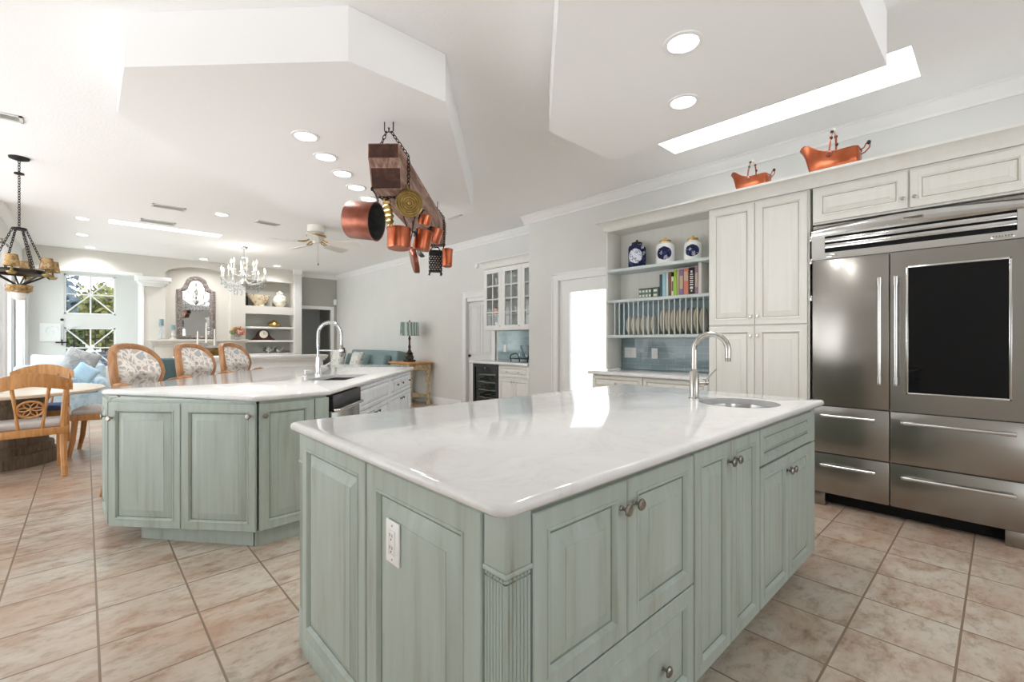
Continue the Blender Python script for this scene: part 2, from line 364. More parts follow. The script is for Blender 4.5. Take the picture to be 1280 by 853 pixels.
def round_poly(P, r, seg=5):
    n = len(P); out = []
    for i in range(n):
        a, b, c = Vector(P[i - 1]), Vector(P[i]), Vector(P[(i + 1) % n])
        u = (a - b).normalized(); v = (c - b).normalized(); ang = u.angle(v); t = r / math.tan(ang / 2)
        t = min(t, (a - b).length * 0.45, (c - b).length * 0.45)
        p0 = b + u * t; p1 = b + v * t
        for k in range(seg + 1):
            s = k / seg; out.append(tuple(p0 * (1 - s) ** 2 + b * 2 * s * (1 - s) + p1 * s * s))
    return out
def ring(bm, P, z): return [bm.verts.new((p[0], p[1], z)) for p in P]
def skirt(bm, a, b, mi=0):
    n = len(a)
    for i in range(n):
        f = bm.faces.new((a[i], a[(i + 1) % n], b[(i + 1) % n], b[i])); f.material_index = mi
def fill(bm, loops, mi=0, up=True):
    es = []
    for lp in loops:
        for i in range(len(lp)):
            e = bm.edges.get((lp[i], lp[(i + 1) % len(lp)])) or bm.edges.new((lp[i], lp[(i + 1) % len(lp)])); es.append(e)
    r = bmesh.ops.triangle_fill(bm, use_beauty=True, edges=es, normal=(0, 0, 1 if up else -1))
    for f in r['geom']:
        if isinstance(f, bmesh.types.BMFace): f.material_index = mi
def slab(bm, P, z0, z1, holes=(), r=0.006, mi=0):
    """a plate with eased edges and real holes"""
    q = [ring(bm, poly_off(P, r), z0), ring(bm, P, z0 + r), ring(bm, P, z1 - r), ring(bm, poly_off(P, r * 0.3), z1 - r * 0.3), ring(bm, poly_off(P, r), z1)]
    for a, b in zip(q, q[1:]): skirt(bm, a, b, mi)
    ht = [ring(bm, h, z1) for h in holes]; hb = [ring(bm, h, z0) for h in holes]
    for a, b in zip(ht, hb): skirt(bm, a, b, mi)
    fill(bm, [q[-1]] + ht, mi, True); fill(bm, [q[0]] + hb, mi, False)
def prism(bm, P, z0, z1, mi=0, mx=None):
    a = ring(bm, P, z0); b = ring(bm, P, z1); skirt(bm, a, b, mi)
    f = bm.faces.new(a[::-1]); g = bm.faces.new(b); f.material_index = g.material_index = mi
    if mx is not None: bmesh.ops.transform(bm, matrix=mx, verts=a + b)
    return bm
def extrude_profile(bm, prof, p0, p1, mi=0, out=None):
    """sweep a (d, z) profile straight from p0 to p1; d points along `out`"""
    p0, p1 = Vector(p0), Vector(p1); t = (p1 - p0).normalized()
    o = Vector(out) if out else Vector((t.y, -t.x, 0))
    a = [bm.verts.new(p0 + o * d + Vector((0, 0, z))) for d, z in prof]; b = [bm.verts.new(p1 + o * d + Vector((0, 0, z))) for d, z in prof]
    n = len(prof)
    for i in range(n):
        f = bm.faces.new((a[i], a[(i + 1) % n], b[(i + 1) % n], b[i])); f.material_index = mi
    bm.faces.new(a[::-1]).material_index = mi; bm.faces.new(b).material_index = mi
def loft(bm, secs, mi=0, cap=True):
    rows = [[bm.verts.new(p) for p in s] for s in secs]
    for a, b in zip(rows, rows[1:]): skirt(bm, a, b, mi)
    if cap:
        bm.faces.new(rows[0][::-1]).material_index = mi; bm.faces.new(rows[-1]).material_index = mi
def ball(bm, c, r, u=10, v=6, sx=1, sy=1, sz=1, mi=0):
    prof = [(r * math.sin(math.pi * i / v), -r * math.cos(math.pi * i / v) * sz) for i in range(v + 1)]
    prof[0] = (0, prof[0][1]); prof[-1] = (0, prof[-1][1])
    lathe(bm, prof, u, Matrix.Translation(c), mi, sx, sy)
def links(bm, p, q, n, r=0.012, w=0.004, seg=6, mi=0):
    """a run of chain links between two points"""
    p, q = Vector(p), Vector(q); d = (q - p) / n; L = d.length; t = d.normalized()
    a = t.orthogonal().normalized(); b = t.cross(a)
    for i in range(n):
        c = p + d * (i + 0.5); s = a if i % 2 == 0 else b
        pts = []
        for k in range(10):
            an = 2 * math.pi * k / 10
            pts.append(c + t * math.cos(an) * L * 0.62 + s * math.sin(an) * r)
        tube(bm, pts, w, seg, True, mi)

# ------------------------------------------------------------------ helpers: objects
def obj(name, bm, mats, parent=None, loc=None, rot=None, smooth=35, recalc=True):
    if recalc: bmesh.ops.recalc_face_normals(bm, faces=bm.faces[:])
    me = bpy.data.meshes.new(name); bm.to_mesh(me); bm.free()
    for k in (mats if isinstance(mats, (list, tuple)) else [mats]): me.materials.append(M[k])
    if smooth:
        for p in me.polygons: p.use_smooth = True
        me.set_sharp_from_angle(angle=R(smooth))
    o = bpy.data.objects.new(name, me); COL.objects.link(o)
    if parent is not None: o.parent = parent
    if loc: o.location = loc
    if rot: o.rotation_euler = rot
    return o
def thing(name, label, cat, loc=(0, 0, 0), rz=0.0, group=None):
    o = bpy.data.objects.new(name, None); COL.objects.link(o); o.empty_display_size = 0.1
    o.location = loc; o.rotation_euler = (0, 0, rz); o['label'] = label; o['category'] = cat
    if group: o['group'] = group
    return o
def tag(o, label, cat, group=None, kind=None):
    o['label'] = label; o['category'] = cat
    if group: o['group'] = group
    if kind: o['kind'] = kind
    return o
def struct(name, bm, mats, smooth=35):
    o = obj(name, bm, mats, smooth=smooth); o['kind'] = 'structure'; return o
def kids(o): return [c for c in bpy.data.objects if c.parent == o]
def dup(src, loc=None, rz=None, label=None, group=None, parent=None):
    c = src.copy(); COL.objects.link(c)
    if parent is not None: c.parent = parent
    if loc is not None: c.location = loc
    if rz is not None: c.rotation_euler = (0, 0, rz)
    if label: c['label'] = label
    if group: c['group'] = group
    for k in kids(src): dup(k, parent=c)
    return c
def B(): return bmesh.new()
def bx(name, x0, x1, y0, y1, z0, z1, m, parent=None, bev=0.0):
    return obj(name, box(B(), x0, x1, y0, y1, z0, z1, bev), m, parent)

# raised panel fronts: local x to the right, z up, outward is -y
def front_mesh(bm, w, h, t=0.02, fr=0.056, raised=0.040, mx=None):
    fr = min(fr, 0.28 * min(w, h)); raised = min(raised, 0.13 * min(w, h))
    R_ = [(0, 0.0, 0), (0, -t + 0.003, 0), (0.003, -t, 0), (fr - 0.014, -t, 0), (fr - 0.012, -t - 0.003, 0), (fr - 0.006, -t - 0.003, 0), (fr - 0.002, -t + 0.001, 0), (fr + 0.003, -t + 0.009, 0), (fr + 0.0055, -t + 0.0105, 1),
          (fr + 0.008, -t + 0.0105, 1), (fr + 0.012, -t + 0.0085, 0), (fr + 0.008 + raised, -t - 0.0015, 0), (fr + 0.0095 + raised, -t - 0.0035, 0), (fr + 0.012 + raised, -t - 0.0035, 0)]
    rows = []
    for i, y, g in R_: rows.append(([bm.verts.new((a, y, c)) for a, c in ((i, i), (w - i, i), (w - i, h - i), (i, h - i))], g))
    vs = [v for r_, g in rows for v in r_]
    for (a, _), (b, g) in zip(rows, rows[1:]): skirt(bm, a, b, g)
    bm.faces.new(rows[-1][0]); bm.faces.new(rows[0][0][::-1])
    if mx is not None: bmesh.ops.transform(bm, matrix=mx, verts=vs)
    return bm
def knob_mesh(s=1.0):
    bm = B(); lathe(bm, [(0, 0), (0.008 * s, 0), (0.008 * s, 0.003 * s), (0.005 * s, 0.006 * s), (0.005 * s, 0.016 * s), (0.010 * s, 0.020 * s), (0.0165 * s, 0.023 * s), (0.0165 * s, 0.027 * s), (0.012 * s, 0.031 * s), (0, 0.032 * s)], 14, Matrix.Rotation(R(90), 4, 'X'))
    return bm
def front(parent, name, x, z, w, h, mats, y=0.0, knobs=(), km='pewter', ks=1.0, t=0.02, fr=0.056, raised=0.040, label=None):
    """a door or drawer front of its own with its knobs"""
    d = obj(name, front_mesh(B(), w, h, t, fr, raised), mats, parent, (x, y, z), smooth=25)
    for kx, kz in knobs: obj('knob', knob_mesh(ks), km, d, (kx - x, -t + 0.001, kz - z))
    return d
FACE_X = R(-90)       # turns a thing's front towards -x (the kitchen wall run)

# ------------------------------------------------------------------ the setting
CEIL = 3.05
def wall_holes(bm, axis, at, thick, u0, u1, z0, z1, holes, mi=0):
    """a straight wall with rectangular openings; axis 'x': plane x = at, u is y; axis 'y': plane y = at, u is x"""
    us = sorted({u0, u1} | {h[0] for h in holes} | {h[1] for h in holes}); zs = sorted({z0, z1} | {h[2] for h in holes} | {h[3] for h in holes})
    for i in range(len(us) - 1):
        run = None
        for j in range(len(zs) - 1):
            uc = (us[i] + us[i + 1]) / 2; zc = (zs[j] + zs[j + 1]) / 2
            if any(h[0] < uc < h[1] and h[2] < zc < h[3] for h in holes): continue
            a = (us[i], us[i + 1], zs[j], zs[j + 1])
            if axis == 'x': box(bm, at, at + thick, a[0], a[1], a[2], a[3], mi=mi)
            else: box(bm, a[0], a[1], at, at + thick, a[2], a[3], mi=mi)
    bmesh.ops.remove_doubles(bm, verts=bm.verts[:], dist=1e-5)
    return bm
struct('floor', box(B(), -3.2, 5.2, -2.6, 13.7, -0.08, 0.0), 'tile', 0)
# ceiling with the two skylight openings
SKY = [(3.68, 4.15, 0.38, 2.15), (0.26, 1.70, 9.02, 9.30)]
bm = B()
lo = ring(bm, [(-3.2, -2.6), (5.2, -2.6), (5.2, 13.7), (-3.2, 13.7)], CEIL)
hs = [ring(bm, [(a, c), (b_, c), (b_, d), (a, d)], CEIL) for a, b_, c, d in SKY]
fill(bm, [lo] + hs)
ht = [ring(bm, [(a, c), (b_, c), (b_, d), (a, d)], CEIL + 0.12) for a, b_, c, d in SKY]
for a, b_ in zip(hs, ht): skirt(bm, a, b_)
lt = ring(bm, [(-3.2, -2.6), (5.2, -2.6), (5.2, 13.7), (-3.2, 13.7)], CEIL + 0.12); skirt(bm, lo, lt); fill(bm, [lt] + ht)
struct('ceiling', bm, 'ceiling', 0)
for i, (a, b_, c, d) in enumerate(SKY):
    o = bx('skylight', a - 0.02, b_ + 0.02, c - 0.02, d + 0.02, CEIL + 0.121, CEIL + 0.15, 'skylight')
    tag(o, ['long skylight in the ceiling above the refrigerator', 'narrow skylight strip in the far living room ceiling'][i], 'skylight')
# dropped soffits
def soffit(name, P):
    bm = B(); prism(bm, P, 2.75, CEIL - 0.001); struct(name, bm, 'soffit', 0)
soffit('trim_1', [(0.155, 3.28), (1.03, 2.39), (1.65, 2.38), (3.25, 4.14), (3.25, 4.90), (2.45, 5.60), (1.70, 5.60), (0.155, 3.98)])
soffit('trim_2', [(1.15, 0.43), (3.19, 0.43), (3.19, 2.21), (2.43, 2.215), (1.15, 0.97)])
# kitchen wall, living room walls
KW = 4.68
bm = wall_holes(B(), 'x', KW, 0.10, -2.6, 4.66, 0, CEIL, [(3.20, 4.10, 0, 2.06)])
struct('wall_kitchen', bm, 'wall', 0)
LW = 5.10
struct('wall_right', wall_holes(B(), 'x', LW, 0.10, 4.40, 12.62, 0, CEIL, [(5.97, 6.70, 0, 2.03)]), 'wall', 0)
bm = B(); box(bm, KW + 0.101, LW, 4.40, 4.48, 0, CEIL); struct('wall_niche', bm, 'wall', 0)
# fireplace wall: column, arched niche, shelf recess, grey end bay with a doorway
FY = 12.3
bm = B()
# arched niche face: polygon with an arched hole built as a strip
ax0, ax1, az0, azs, azt = 1.26, 2.48, 1.28, 2.70, 2.90
cx = (ax0 + ax1) / 2
arch = [(ax0, azs)] + [(cx - (ax1 - ax0) / 2 * math.cos(math.pi * k / 14), azs + (azt - azs) * math.sin(math.pi * k / 14)) for k in range(1, 14)] + [(ax1, azs)]
def strip(bm, lower, y0, y1, ztop):
    for (xa, za), (xb, zb) in zip(lower, lower[1:]):
        vs = [bm.verts.new(p) for p in ((xa, y0, za), (xb, y0, zb), (xb, y0, ztop), (xa, y0, ztop))]; bm.faces.new(vs)
        vs = [bm.verts.new(p) for p in ((xa, y0, za), (xb, y0, zb), (xb, y1, zb), (xa, y1, za))]; bm.faces.new(vs)
strip(bm, arch, FY, FY + 0.22, CEIL)
box(bm, 0.88, ax0, FY, FY + 0.22, 0, CEIL); box(bm, ax1, 2.79, FY, FY + 0.22, 0, CEIL)
box(bm, ax0, ax1, FY + 0.20, FY + 0.24, 0, CEIL); box(bm, ax0, ax1, FY, FY + 0.20, 0, az0 - 0.06)
# recess of the bookcase
box(bm, 2.79, 3.88, FY, FY + 0.34, 2.72, CEIL); box(bm, 3.88, 4.06, FY - 0.02, FY + 0.34, 0, CEIL)
box(bm, 2.79, 3.88, FY, FY + 0.34, 1.91, 2.10)
struct('wall_fireplace', bm, 'wall_warm', 30)
bm = B(); box(bm, 2.79, 3.88, FY + 0.34, FY + 0.38, 0, CEIL); struct('wall_bookcase_back', bm, 'wall_grey', 0)
bm = wall_holes(B(), 'y', FY + 0.30, 0.08, 4.06, LW, 0, CEIL, [(4.09, 4.93, 0, 2.10)]); struct('wall_far', bm, 'wall_grey', 0)
# window wall beyond, with its header and return
WY = 13.6
bm = wall_holes(B(), 'y', WY, 0.10, -0.95, 0.98, 0, CEIL, [(-0.33, 0.50, 1.83, 2.69), (-0.33, 0.50, 0.66, 1.54)]); struct('wall_window', bm, 'wall', 0)
bm = B(); box(bm, 0.88, 0.98, FY + 0.22, WY, 0, CEIL); struct('wall_return', bm, 'wall', 0)
bm = B(); box(bm, -0.85, 0.88, FY, FY + 0.20, 2.67, CEIL); struct('wall_header', bm, 'wall_warm', 0)
bm = B(); box(bm, -0.80, 0.88, FY - 0.02, FY + 0.21, 2.62, 2.67); struct('trim_3', bm, 'trim', 0)
struct('wall_left', wall_holes(B(), 'x', -0.95, 0.10, 8.7, WY, 0, CEIL, [(8.95, 11.05, 0, 2.5), (11.25, 13.35, 0, 2.5)]), 'wall', 0)
# walls behind the photographer, with wide openings for daylight
struct('wall_back', wall_holes(B(), 'x', -3.2, 0.10, -2.6, 8.7, 0, CEIL, [(2.6, 4.9, 0.0, 2.35), (5.2, 8.4, 0.0, 2.7)]), 'wall', 0)
struct('wall_front', wall_holes(B(), 'y', -2.6, 0.10, -3.1, KW, 0, CEIL, [(-2.6, -0.9, 0.0, 1.9), (1.0, 3.6, 0.9, 2.1)]), 'wall', 0)
bm = B(); box(bm, -3.1, -0.95, 8.6, 8.7, 0, CEIL); struct('wall_nook', bm, 'wall', 0)
# crown mouldings and baseboards
CR = [(0, -0.11), (0.012, -0.11), (0.016, -0.09), (0.035, -0.075), (0.06, -0.045), (0.072, -0.022), (0.088, -0.016), (0.088, 0), (0, 0)]
def crown(name, p0, p1, out): bm = B(); extrude_profile(bm, CR, (p0[0], p0[1], CEIL - 0.001), (p1[0], p1[1], CEIL - 0.001), out=out); struct(name, bm, 'trim')
crown('trim_4', (KW, -2.5), (KW, 4.75), (-1, 0, 0)); crown('trim_5', (LW, 4.48), (LW, FY + 0.30), (-1, 0, 0)); crown('trim_6', (4.06, FY + 0.30), (LW, FY + 0.30), (0, -1, 0)); crown('trim_7', (-0.85, 8.8), (-0.85, FY), (1, 0, 0)); crown('trim_8', (3.85, FY - 0.02), (4.06, FY - 0.02), (0, -1, 0))
def base_run(name, p0, p1, out): bm = B(); extrude_profile(bm, [(0, 0), (0.016, 0), (0.016, 0.12), (0.008, 0.14), (0, 0.14)], (p0[0], p0[1], 0), (p1[0], p1[1], 0), out=out); struct(name, bm, 'trim')
base_run('baseboard_right', (LW, 6.80), (LW, FY + 0.30), (-1, 0, 0)); base_run('baseboard_kitchen', (KW, 4.22), (KW, 4.66), (-1, 0, 0))
# column capital and slender pilaster on the fireplace wall
bm = B()
for d, z0, z1 in ((0.02, 2.40, 2.43), (0.05, 2.43, 2.47), (0.09, 2.47, 2.52), (0.13, 2.52, 2.60)): box(bm, 0.88 - d, 1.22 + d, FY - d - 0.02, FY + 0.1, z0, z1, 0.004)
box(bm, 0.86, 0.90, FY - 0.025, FY + 0.1, 0, 2.40); struct('trim_9', bm, 'trim')
bm = B(); box(bm, 3.89, 4.06, FY - 0.04, FY - 0.019, 0, CEIL - 0.11); struct('trim_10', bm, 'wall')
# windows: frame, muntins in a starburst, pane
def star_window(name, x0, x1, z0, z1):
    fw = 0.03; bm = B(); y0, y1 = WY + 0.02, WY + 0.07
    for a in ((x0, x0 + fw, z0, z1), (x1 - fw, x1, z0, z1), (x0, x1, z0, z0 + fw), (x0, x1, z1 - fw, z1)): box(bm, a[0], a[1], y0, y1, a[2], a[3])
    w = struct(name, bm, 'trim'); cx_, cz_ = (x0 + x1) / 2, (z0 + z1) / 2
    bm = B()
    for p, q in (((x0, z0), (x1, z1)), ((x0, z1), (x1, z0)), ((cx_, z0), (cx_, z1)), ((x0, cz_), (x1, cz_))):
        tube(bm, [(p[0], y0 + 0.015, p[1]), (q[0], y0 + 0.015, q[1])], 0.014, 4)
    lathe(bm, [(0, 0), (0.04, 0), (0.04, 0.02), (0, 0.02)], 16, TR(cx_, y0 + 0.02, cz_, rx=R(90)))
    obj('muntin_star', bm, 'trim', w); obj('pane', box(B(), x0 + fw, x1 - fw, y0 + 0.03, y0 + 0.034, z0 + fw, z1 - fw), 'pane', w)
star_window('window_1', -0.33, 0.50, 1.83, 2.69); star_window('window_2', -0.33, 0.50, 0.66, 1.54)
# glazed doors in the left wall
def glazed(name, y0, y1, zt):
    bm = B(); X0, X1 = -0.93, -0.88
    for a in ((y0, y0 + 0.09, 0, zt), (y1 - 0.09, y1, 0, zt), (y0, y1, 0, 0.2), (y0, y1, zt - 0.1, zt), ((y0 + y1) / 2 - 0.06, (y0 + y1) / 2 + 0.06, 0, zt)): box(bm, X0, X1, a[0], a[1], a[2], a[3])
    d = struct(name, bm, 'trim', 0); obj('pane', box(B(), -0.907, -0.903, y0 + 0.09, y1 - 0.09, 0.2, zt - 0.1), 'pane', d)
glazed('door_1', 8.95, 11.05, 2.5); glazed('door_2', 11.25, 13.35, 2.5)
# glass door to the outside in the kitchen wall with its casing
def casing(bm, face, y0, y1, zt, w=0.10, d=0.018, s=-1):
    for a in ((y0 - w, y0, 0, zt + w), (y1, y1 + w, 0, zt + w), (y0, y1, zt, zt + w)):
        x0, x1 = sorted((face, face + s * d)); box(bm, x0, x1, a[0], a[1], a[2], a[3], 0.004)
    for a in ((y0 - w, y0 - w + 0.02, 0, zt + w + 0.005), (y1 + w - 0.02, y1 + w, 0, zt + w + 0.005), (y0 - w, y1 + w, zt + w - 0.02, zt + w + 0.005)):
        x0, x1 = sorted((face, face + s * (d + 0.012))); box(bm, x0, x1, a[0], a[1], a[2], a[3], 0.003)
bm = B(); casing(bm, KW, 3.20, 4.10, 2.06); struct('trim_11', bm, 'trim')
bm = B(); X0, X1 = KW + 0.03, KW + 0.075
for a in ((3.20, 3.33, 0, 2.06), (3.93, 4.10, 0, 2.06), (3.33, 3.93, 0, 0.24), (3.33, 3.93, 1.90, 2.06)): box(bm, X0, X1, a[0], a[1], a[2], a[3])
d3 = struct('door_3', bm, 'trim', 0); obj('pane', box(B(), KW + 0.05, KW + 0.055, 3.33, 3.93, 0.24, 1.90), 'pane', d3)
# panelled door beside the drinks bar
bm = B(); casing(bm, LW, 5.97, 6.70, 2.03, 0.11); struct('trim_12', bm, 'trim')
bm = B(); box(bm, LW + 0.02, LW + 0.095, 5.97, 6.70, 1.965, 2.03); box(bm, LW + 0.12, LW + 0.14, 5.90, 6.80, 0.0, 2.2); struct('trim_20', bm, 'trim', 0)  # door header, plus a backing board added behind to shut out daylight
bm = B(); box(bm, LW + 0.06, LW + 0.095, 5.97, 6.70, 0.0, 1.945)
d4 = struct('door_4', bm, 'door_white')
for z0_, h_ in ((0.12, 0.78), (1.00, 0.90)):
    for y0_ in (6.66, 6.31): obj('panel', front_mesh(B(), 0.30, h_, 0.008, 0.03, 0.03), ['door_white', 'door_white'], d4, (LW + 0.058, y0_, z0_), (0, 0, FACE_X))
bm = B(); ball(bm, (LW + 0.03, 6.64, 0.98), 0.026); tube(bm, [(LW + 0.03, 6.64, 0.98), (LW + 0.06, 6.64, 0.98)], 0.01); obj('door_knob', bm, 'dark_bronze', d4)
# doorway to the back hall in the grey end bay: casing, hall beyond
bm = B()
for a in ((4.93, 5.02, 0, 2.19), (4.07, 4.93, 2.10, 2.19)): box(bm, a[0], a[1], FY + 0.278, FY + 0.30, a[2], a[3], 0.003)
struct('trim_13', bm, 'trim')
bm = B(); box(bm, 4.06, 4.09, FY + 0.40, 15.2, 0, 2.4); box(bm, 5.6, 5.7, FY + 0.40, 15.2, 0, 2.4); box(bm, 4.06, 5.7, 15.2, 15.3, 0, 2.4); box(bm, 4.06, 5.7, FY + 0.38, 15.3, 2.4, 2.45); box(bm, 4.06, 5.7, FY + 0.38, 15.3, -0.05, 0)
struct('wall_hall', bm, 'wall_grey', 0)
# ------------------------------------------------------------------ near island (sage cabinets, quartz top)
SG = ['sage', 'sage_glaze']
def cabinet_body(parent, name, x0, x1, y0, y1, z0, z1, m, toe=None):
    bm = B(); box(bm, x0, x1, y0, y1, z0, z1, 0.002)
    o = obj(name, bm, m, parent)
    if toe: obj('toe_kick', box(B(), *toe), m, parent)
    return o
IY = 0.72      # face of the carcass; door fronts stand 20 mm proud at y = 0.70
def fluted_post(parent, x0, x1, y0, y1, zt, sides):
    """square corner post: plain block, beaded ledge, reeded shaft, base block"""
    bm = B(); zl = 0.765
    box(bm, x0, x1, y0, y1, zl, zt, 0.002); box(bm, x0 + 0.004, x1 - 0.004, y0 + 0.004, y1 - 0.004, 0.16, zl)
    box(bm, x0 - 0.002, x1 + 0.002, y0 - 0.002, y1 + 0.002, 0.0, 0.15, 0.003); box(bm, x0 - 0.003, x1 + 0.003, y0 - 0.003, y1 + 0.003, 0.15, 0.162, 0.003)
    box(bm, x0 - 0.003, x1 + 0.003, y0 - 0.003, y1 + 0.003, zl - 0.012, zl, 0.003)
    n = 7
    for s in sides:
        for i in range(n):
            if s == 'y': c = (x0 + (x1 - x0) * (i + 0.5) / n, y0 + 0.004); r = (x1 - x0) / n / 2
            else: c = (x0 + 0.004, y0 + (y1 - y0) * (i + 0.5) / n); r = (y1 - y0) / n / 2
            tube(bm, [(c[0], c[1], 0.165), (c[0], c[1], zl - 0.024)], r * 0.92, 8)
            ball(bm, (c[0], c[1], zl - 0.018), r * 0.9, 8, 4)
    return obj('corner_post', bm, 'sage', parent, smooth=50)
c = thing('island_cabinet', 'sage double-door island cabinet over a wide drawer at the near corner of the front island', 'cabinet', (0, 0, 0), 0, 'sage cabinets of the front island')
cabinet_body(c, 'body', 0.715, 1.483, IY, 1.30, 0.10, 0.888, 'sage', (0.70, 1.483, 0.79, 1.28, 0.0, 0.0995))
front(c, 'door', 0.718, 0.445, 0.366, 0.425, SG, IY, [(1.055, 0.80)]); front(c, 'door', 1.088, 0.445, 0.392, 0.425, SG, IY, [(1.118, 0.80)])
front(c, 'drawer', 0.718, 0.105, 0.762, 0.334, SG, IY, [(0.93, 0.265), (1.27, 0.265)])
fluted_post(c, 0.636, 0.712, 0.702, 0.772, 0.888, 'xy')
p = obj('end_panel', front_mesh(B(), 0.556, 0.80, 0.02, 0.075, 0.045), SG, c, (0.652, 1.334, 0.075), (0, 0, FACE_X), smooth=25)
obj('end_panel_core', box(B(), 0.653, 0.714, 0.774, 1.335, 0.0, 0.888), 'sage', c)
obj('base_board', box(B(), 0.634, 0.652, 0.775, 1.335, 0.0, 0.075, 0.004), 'sage', c)
c = thing('island_cabinet', 'tall narrow two-door sage cabinet in the middle of the front island, doors to full height', 'cabinet', (0, 0, 0), 0, 'sage cabinets of the front island')
cabinet_body(c, 'body', 1.4835, 2.087, IY, 1.30, 0.10, 0.888, 'sage', (1.4835, 2.087, 0.79, 1.28, 0.0, 0.0995))
front(c, 'door', 1.489, 0.105, 0.295, 0.767, SG, IY, [(1.757, 0.80)]); front(c, 'door', 1.788, 0.105, 0.295, 0.767, SG, IY, [(1.815, 0.80)])
c = thing('island_cabinet', 'sage two-door island cabinet under a single drawer front, below the round bar sink', 'cabinet', (0, 0, 0), 0, 'sage cabinets of the front island')
bm = B(); box(bm, 2.0875, 2.11, IY, 1.30, 0.10, 0.888); box(bm, 2.91, 2.93, IY, 1.30, 0.10, 0.888); box(bm, 2.11, 2.91, IY, 1.30, 0.10, 0.12); box(bm, 2.11, 2.91, 1.28, 1.30, 0.12, 0.888); box(bm, 2.11, 2.91, IY, 0.74, 0.12, 0.888)
obj('body', bm, 'sage', c, smooth=0); obj('toe_kick', box(B(), 2.0875, 2.90, 0.79, 1.28, 0.0, 0.0995), 'sage', c)
front(c, 'drawer_front', 2.092, 0.715, 0.756, 0.157, SG, IY, fr=0.04, raised=0.02)
front(c, 'door', 2.092, 0.105, 0.374, 0.600, SG, IY, [(2.44, 0.635)]); front(c, 'door', 2.470, 0.105, 0.378, 0.600, SG, IY, [(2.497, 0.635)])
bm = B(); box(bm, 2.852, 2.93, 0.704, 0.7195, 0.10, 0.70, 0.002); box(bm, 2.852, 2.93, 0.704, 0.7195, 0.705, 0.876, 0.002); obj('filler_strip', bm, 'sage', c)
c = thing('island_cabinet', 'sage end cabinet with a tall raised side panel, back half of front island', 'cabinet', (0, 0, 0), 0, 'sage cabinets of the front island')
cabinet_body(c, 'body', 0.655, 2.93, 1.3365, 1.94, 0.0, 0.888, 'sage')
obj('side_panel', front_mesh(B(), 0.560, 0.80, 0.02, 0.06, 0.035), SG, c, (0.653, 1.906, 0.075), (0, 0, FACE_X), smooth=25)
obj('base_board', box(B(), 0.634, 0.653, 1.342, 1.906, 0.0, 0.0745, 0.004), 'sage', c)
fluted_post(c, 0.642, 0.700, 1.909, 1.965, 0.888, 'x')
# worktop with a round sink cut-out
SX, SY_, SRX, SRY = 2.555, 0.965, 0.205, 0.195
hole = [(SX + SRX * math.cos(2 * math.pi * i / 40), SY_ + SRY * math.sin(2 * math.pi * i / 40)) for i in range(40)]
bm = B(); slab(bm, round_poly([(0.60, 0.675), (3.035, 0.675), (3.035, 1.985), (0.60, 1.985)], 0.05, 6), 0.8885, 0.92, [hole], 0.011)
o = obj('worktop', bm, 'quartz', smooth=50); tag(o, 'white quartz worktop of the front island with a round sink cut-out', 'worktop')
bm = B(); lathe(bm, [(1.02, 0.0), (1.0, 0.0), (0.97, -0.05), (0.93, -0.12), (0.75, -0.15), (0.12, -0.158), (0, -0.158), (0, -0.16), (0.76, -0.153), (0.95, -0.122), (1.02, -0.03)], 36, TR(SX, SY_, 0.888), 0, SRX, SRY)
s = thing('bar_sink', 'round stainless bar sink set into the front island worktop', 'sink', (0, 0, 0)); obj('basin', bm, 'steel_trim', s)
bm = B(); lathe(bm, [(0, 0), (0.036, 0), (0.04, 0.004), (0.03, 0.006), (0.0, 0.004)], 20, TR(SX, SY_, 0.7315)); obj('drain', bm, 'nickel', s)
# arched faucet
f = thing('bar_faucet', 'brushed nickel arched faucet beside the round bar sink', 'faucet', (2.55, 1.205, 0.9205))
bm = B(); lathe(bm, [(0, 0), (0.032, 0), (0.032, 0.004), (0.026, 0.008), (0.026, 0.155), (0.019, 0.165), (0.017, 0.17), (0, 0.17)], 24); obj('base', bm, 'nickel', f)
sd = Vector((0.28, -0.96, 0)); pts = [(0, 0, 0.165), (0, 0, 0.28)]
for k in range(13):
    a = math.pi * k / 12; q = sd * (0.088 * (1 - math.cos(a))); pts.append((q.x, q.y, 0.28 + 0.088 * math.sin(a)))
q = sd * 0.176; pts.append((q.x, q.y, 0.235)); bm = B(); tube(bm, pts, 0.0165, 14); obj('spout', bm, 'nickel', f)
bm = B(); lathe(bm, [(0.0125, 0), (0.015, 0), (0.015, 0.02), (0.0125, 0.02)], 14, TR(q.x, q.y, 0.216)); obj('aerator', bm, 'pewter', f)
bm = B(); tube(bm, [(0.02, -0.01, 0.09), (0.058, -0.03, 0.09)], 0.017, 12); tube(bm, [(0.058, -0.03, 0.09), (0.072, -0.037, 0.09)], 0.021, 12); tube(bm, [(0.066, -0.034, 0.1), (0.12, -0.075, 0.165)], 0.0045, 8); obj('lever', bm, 'nickel', f)
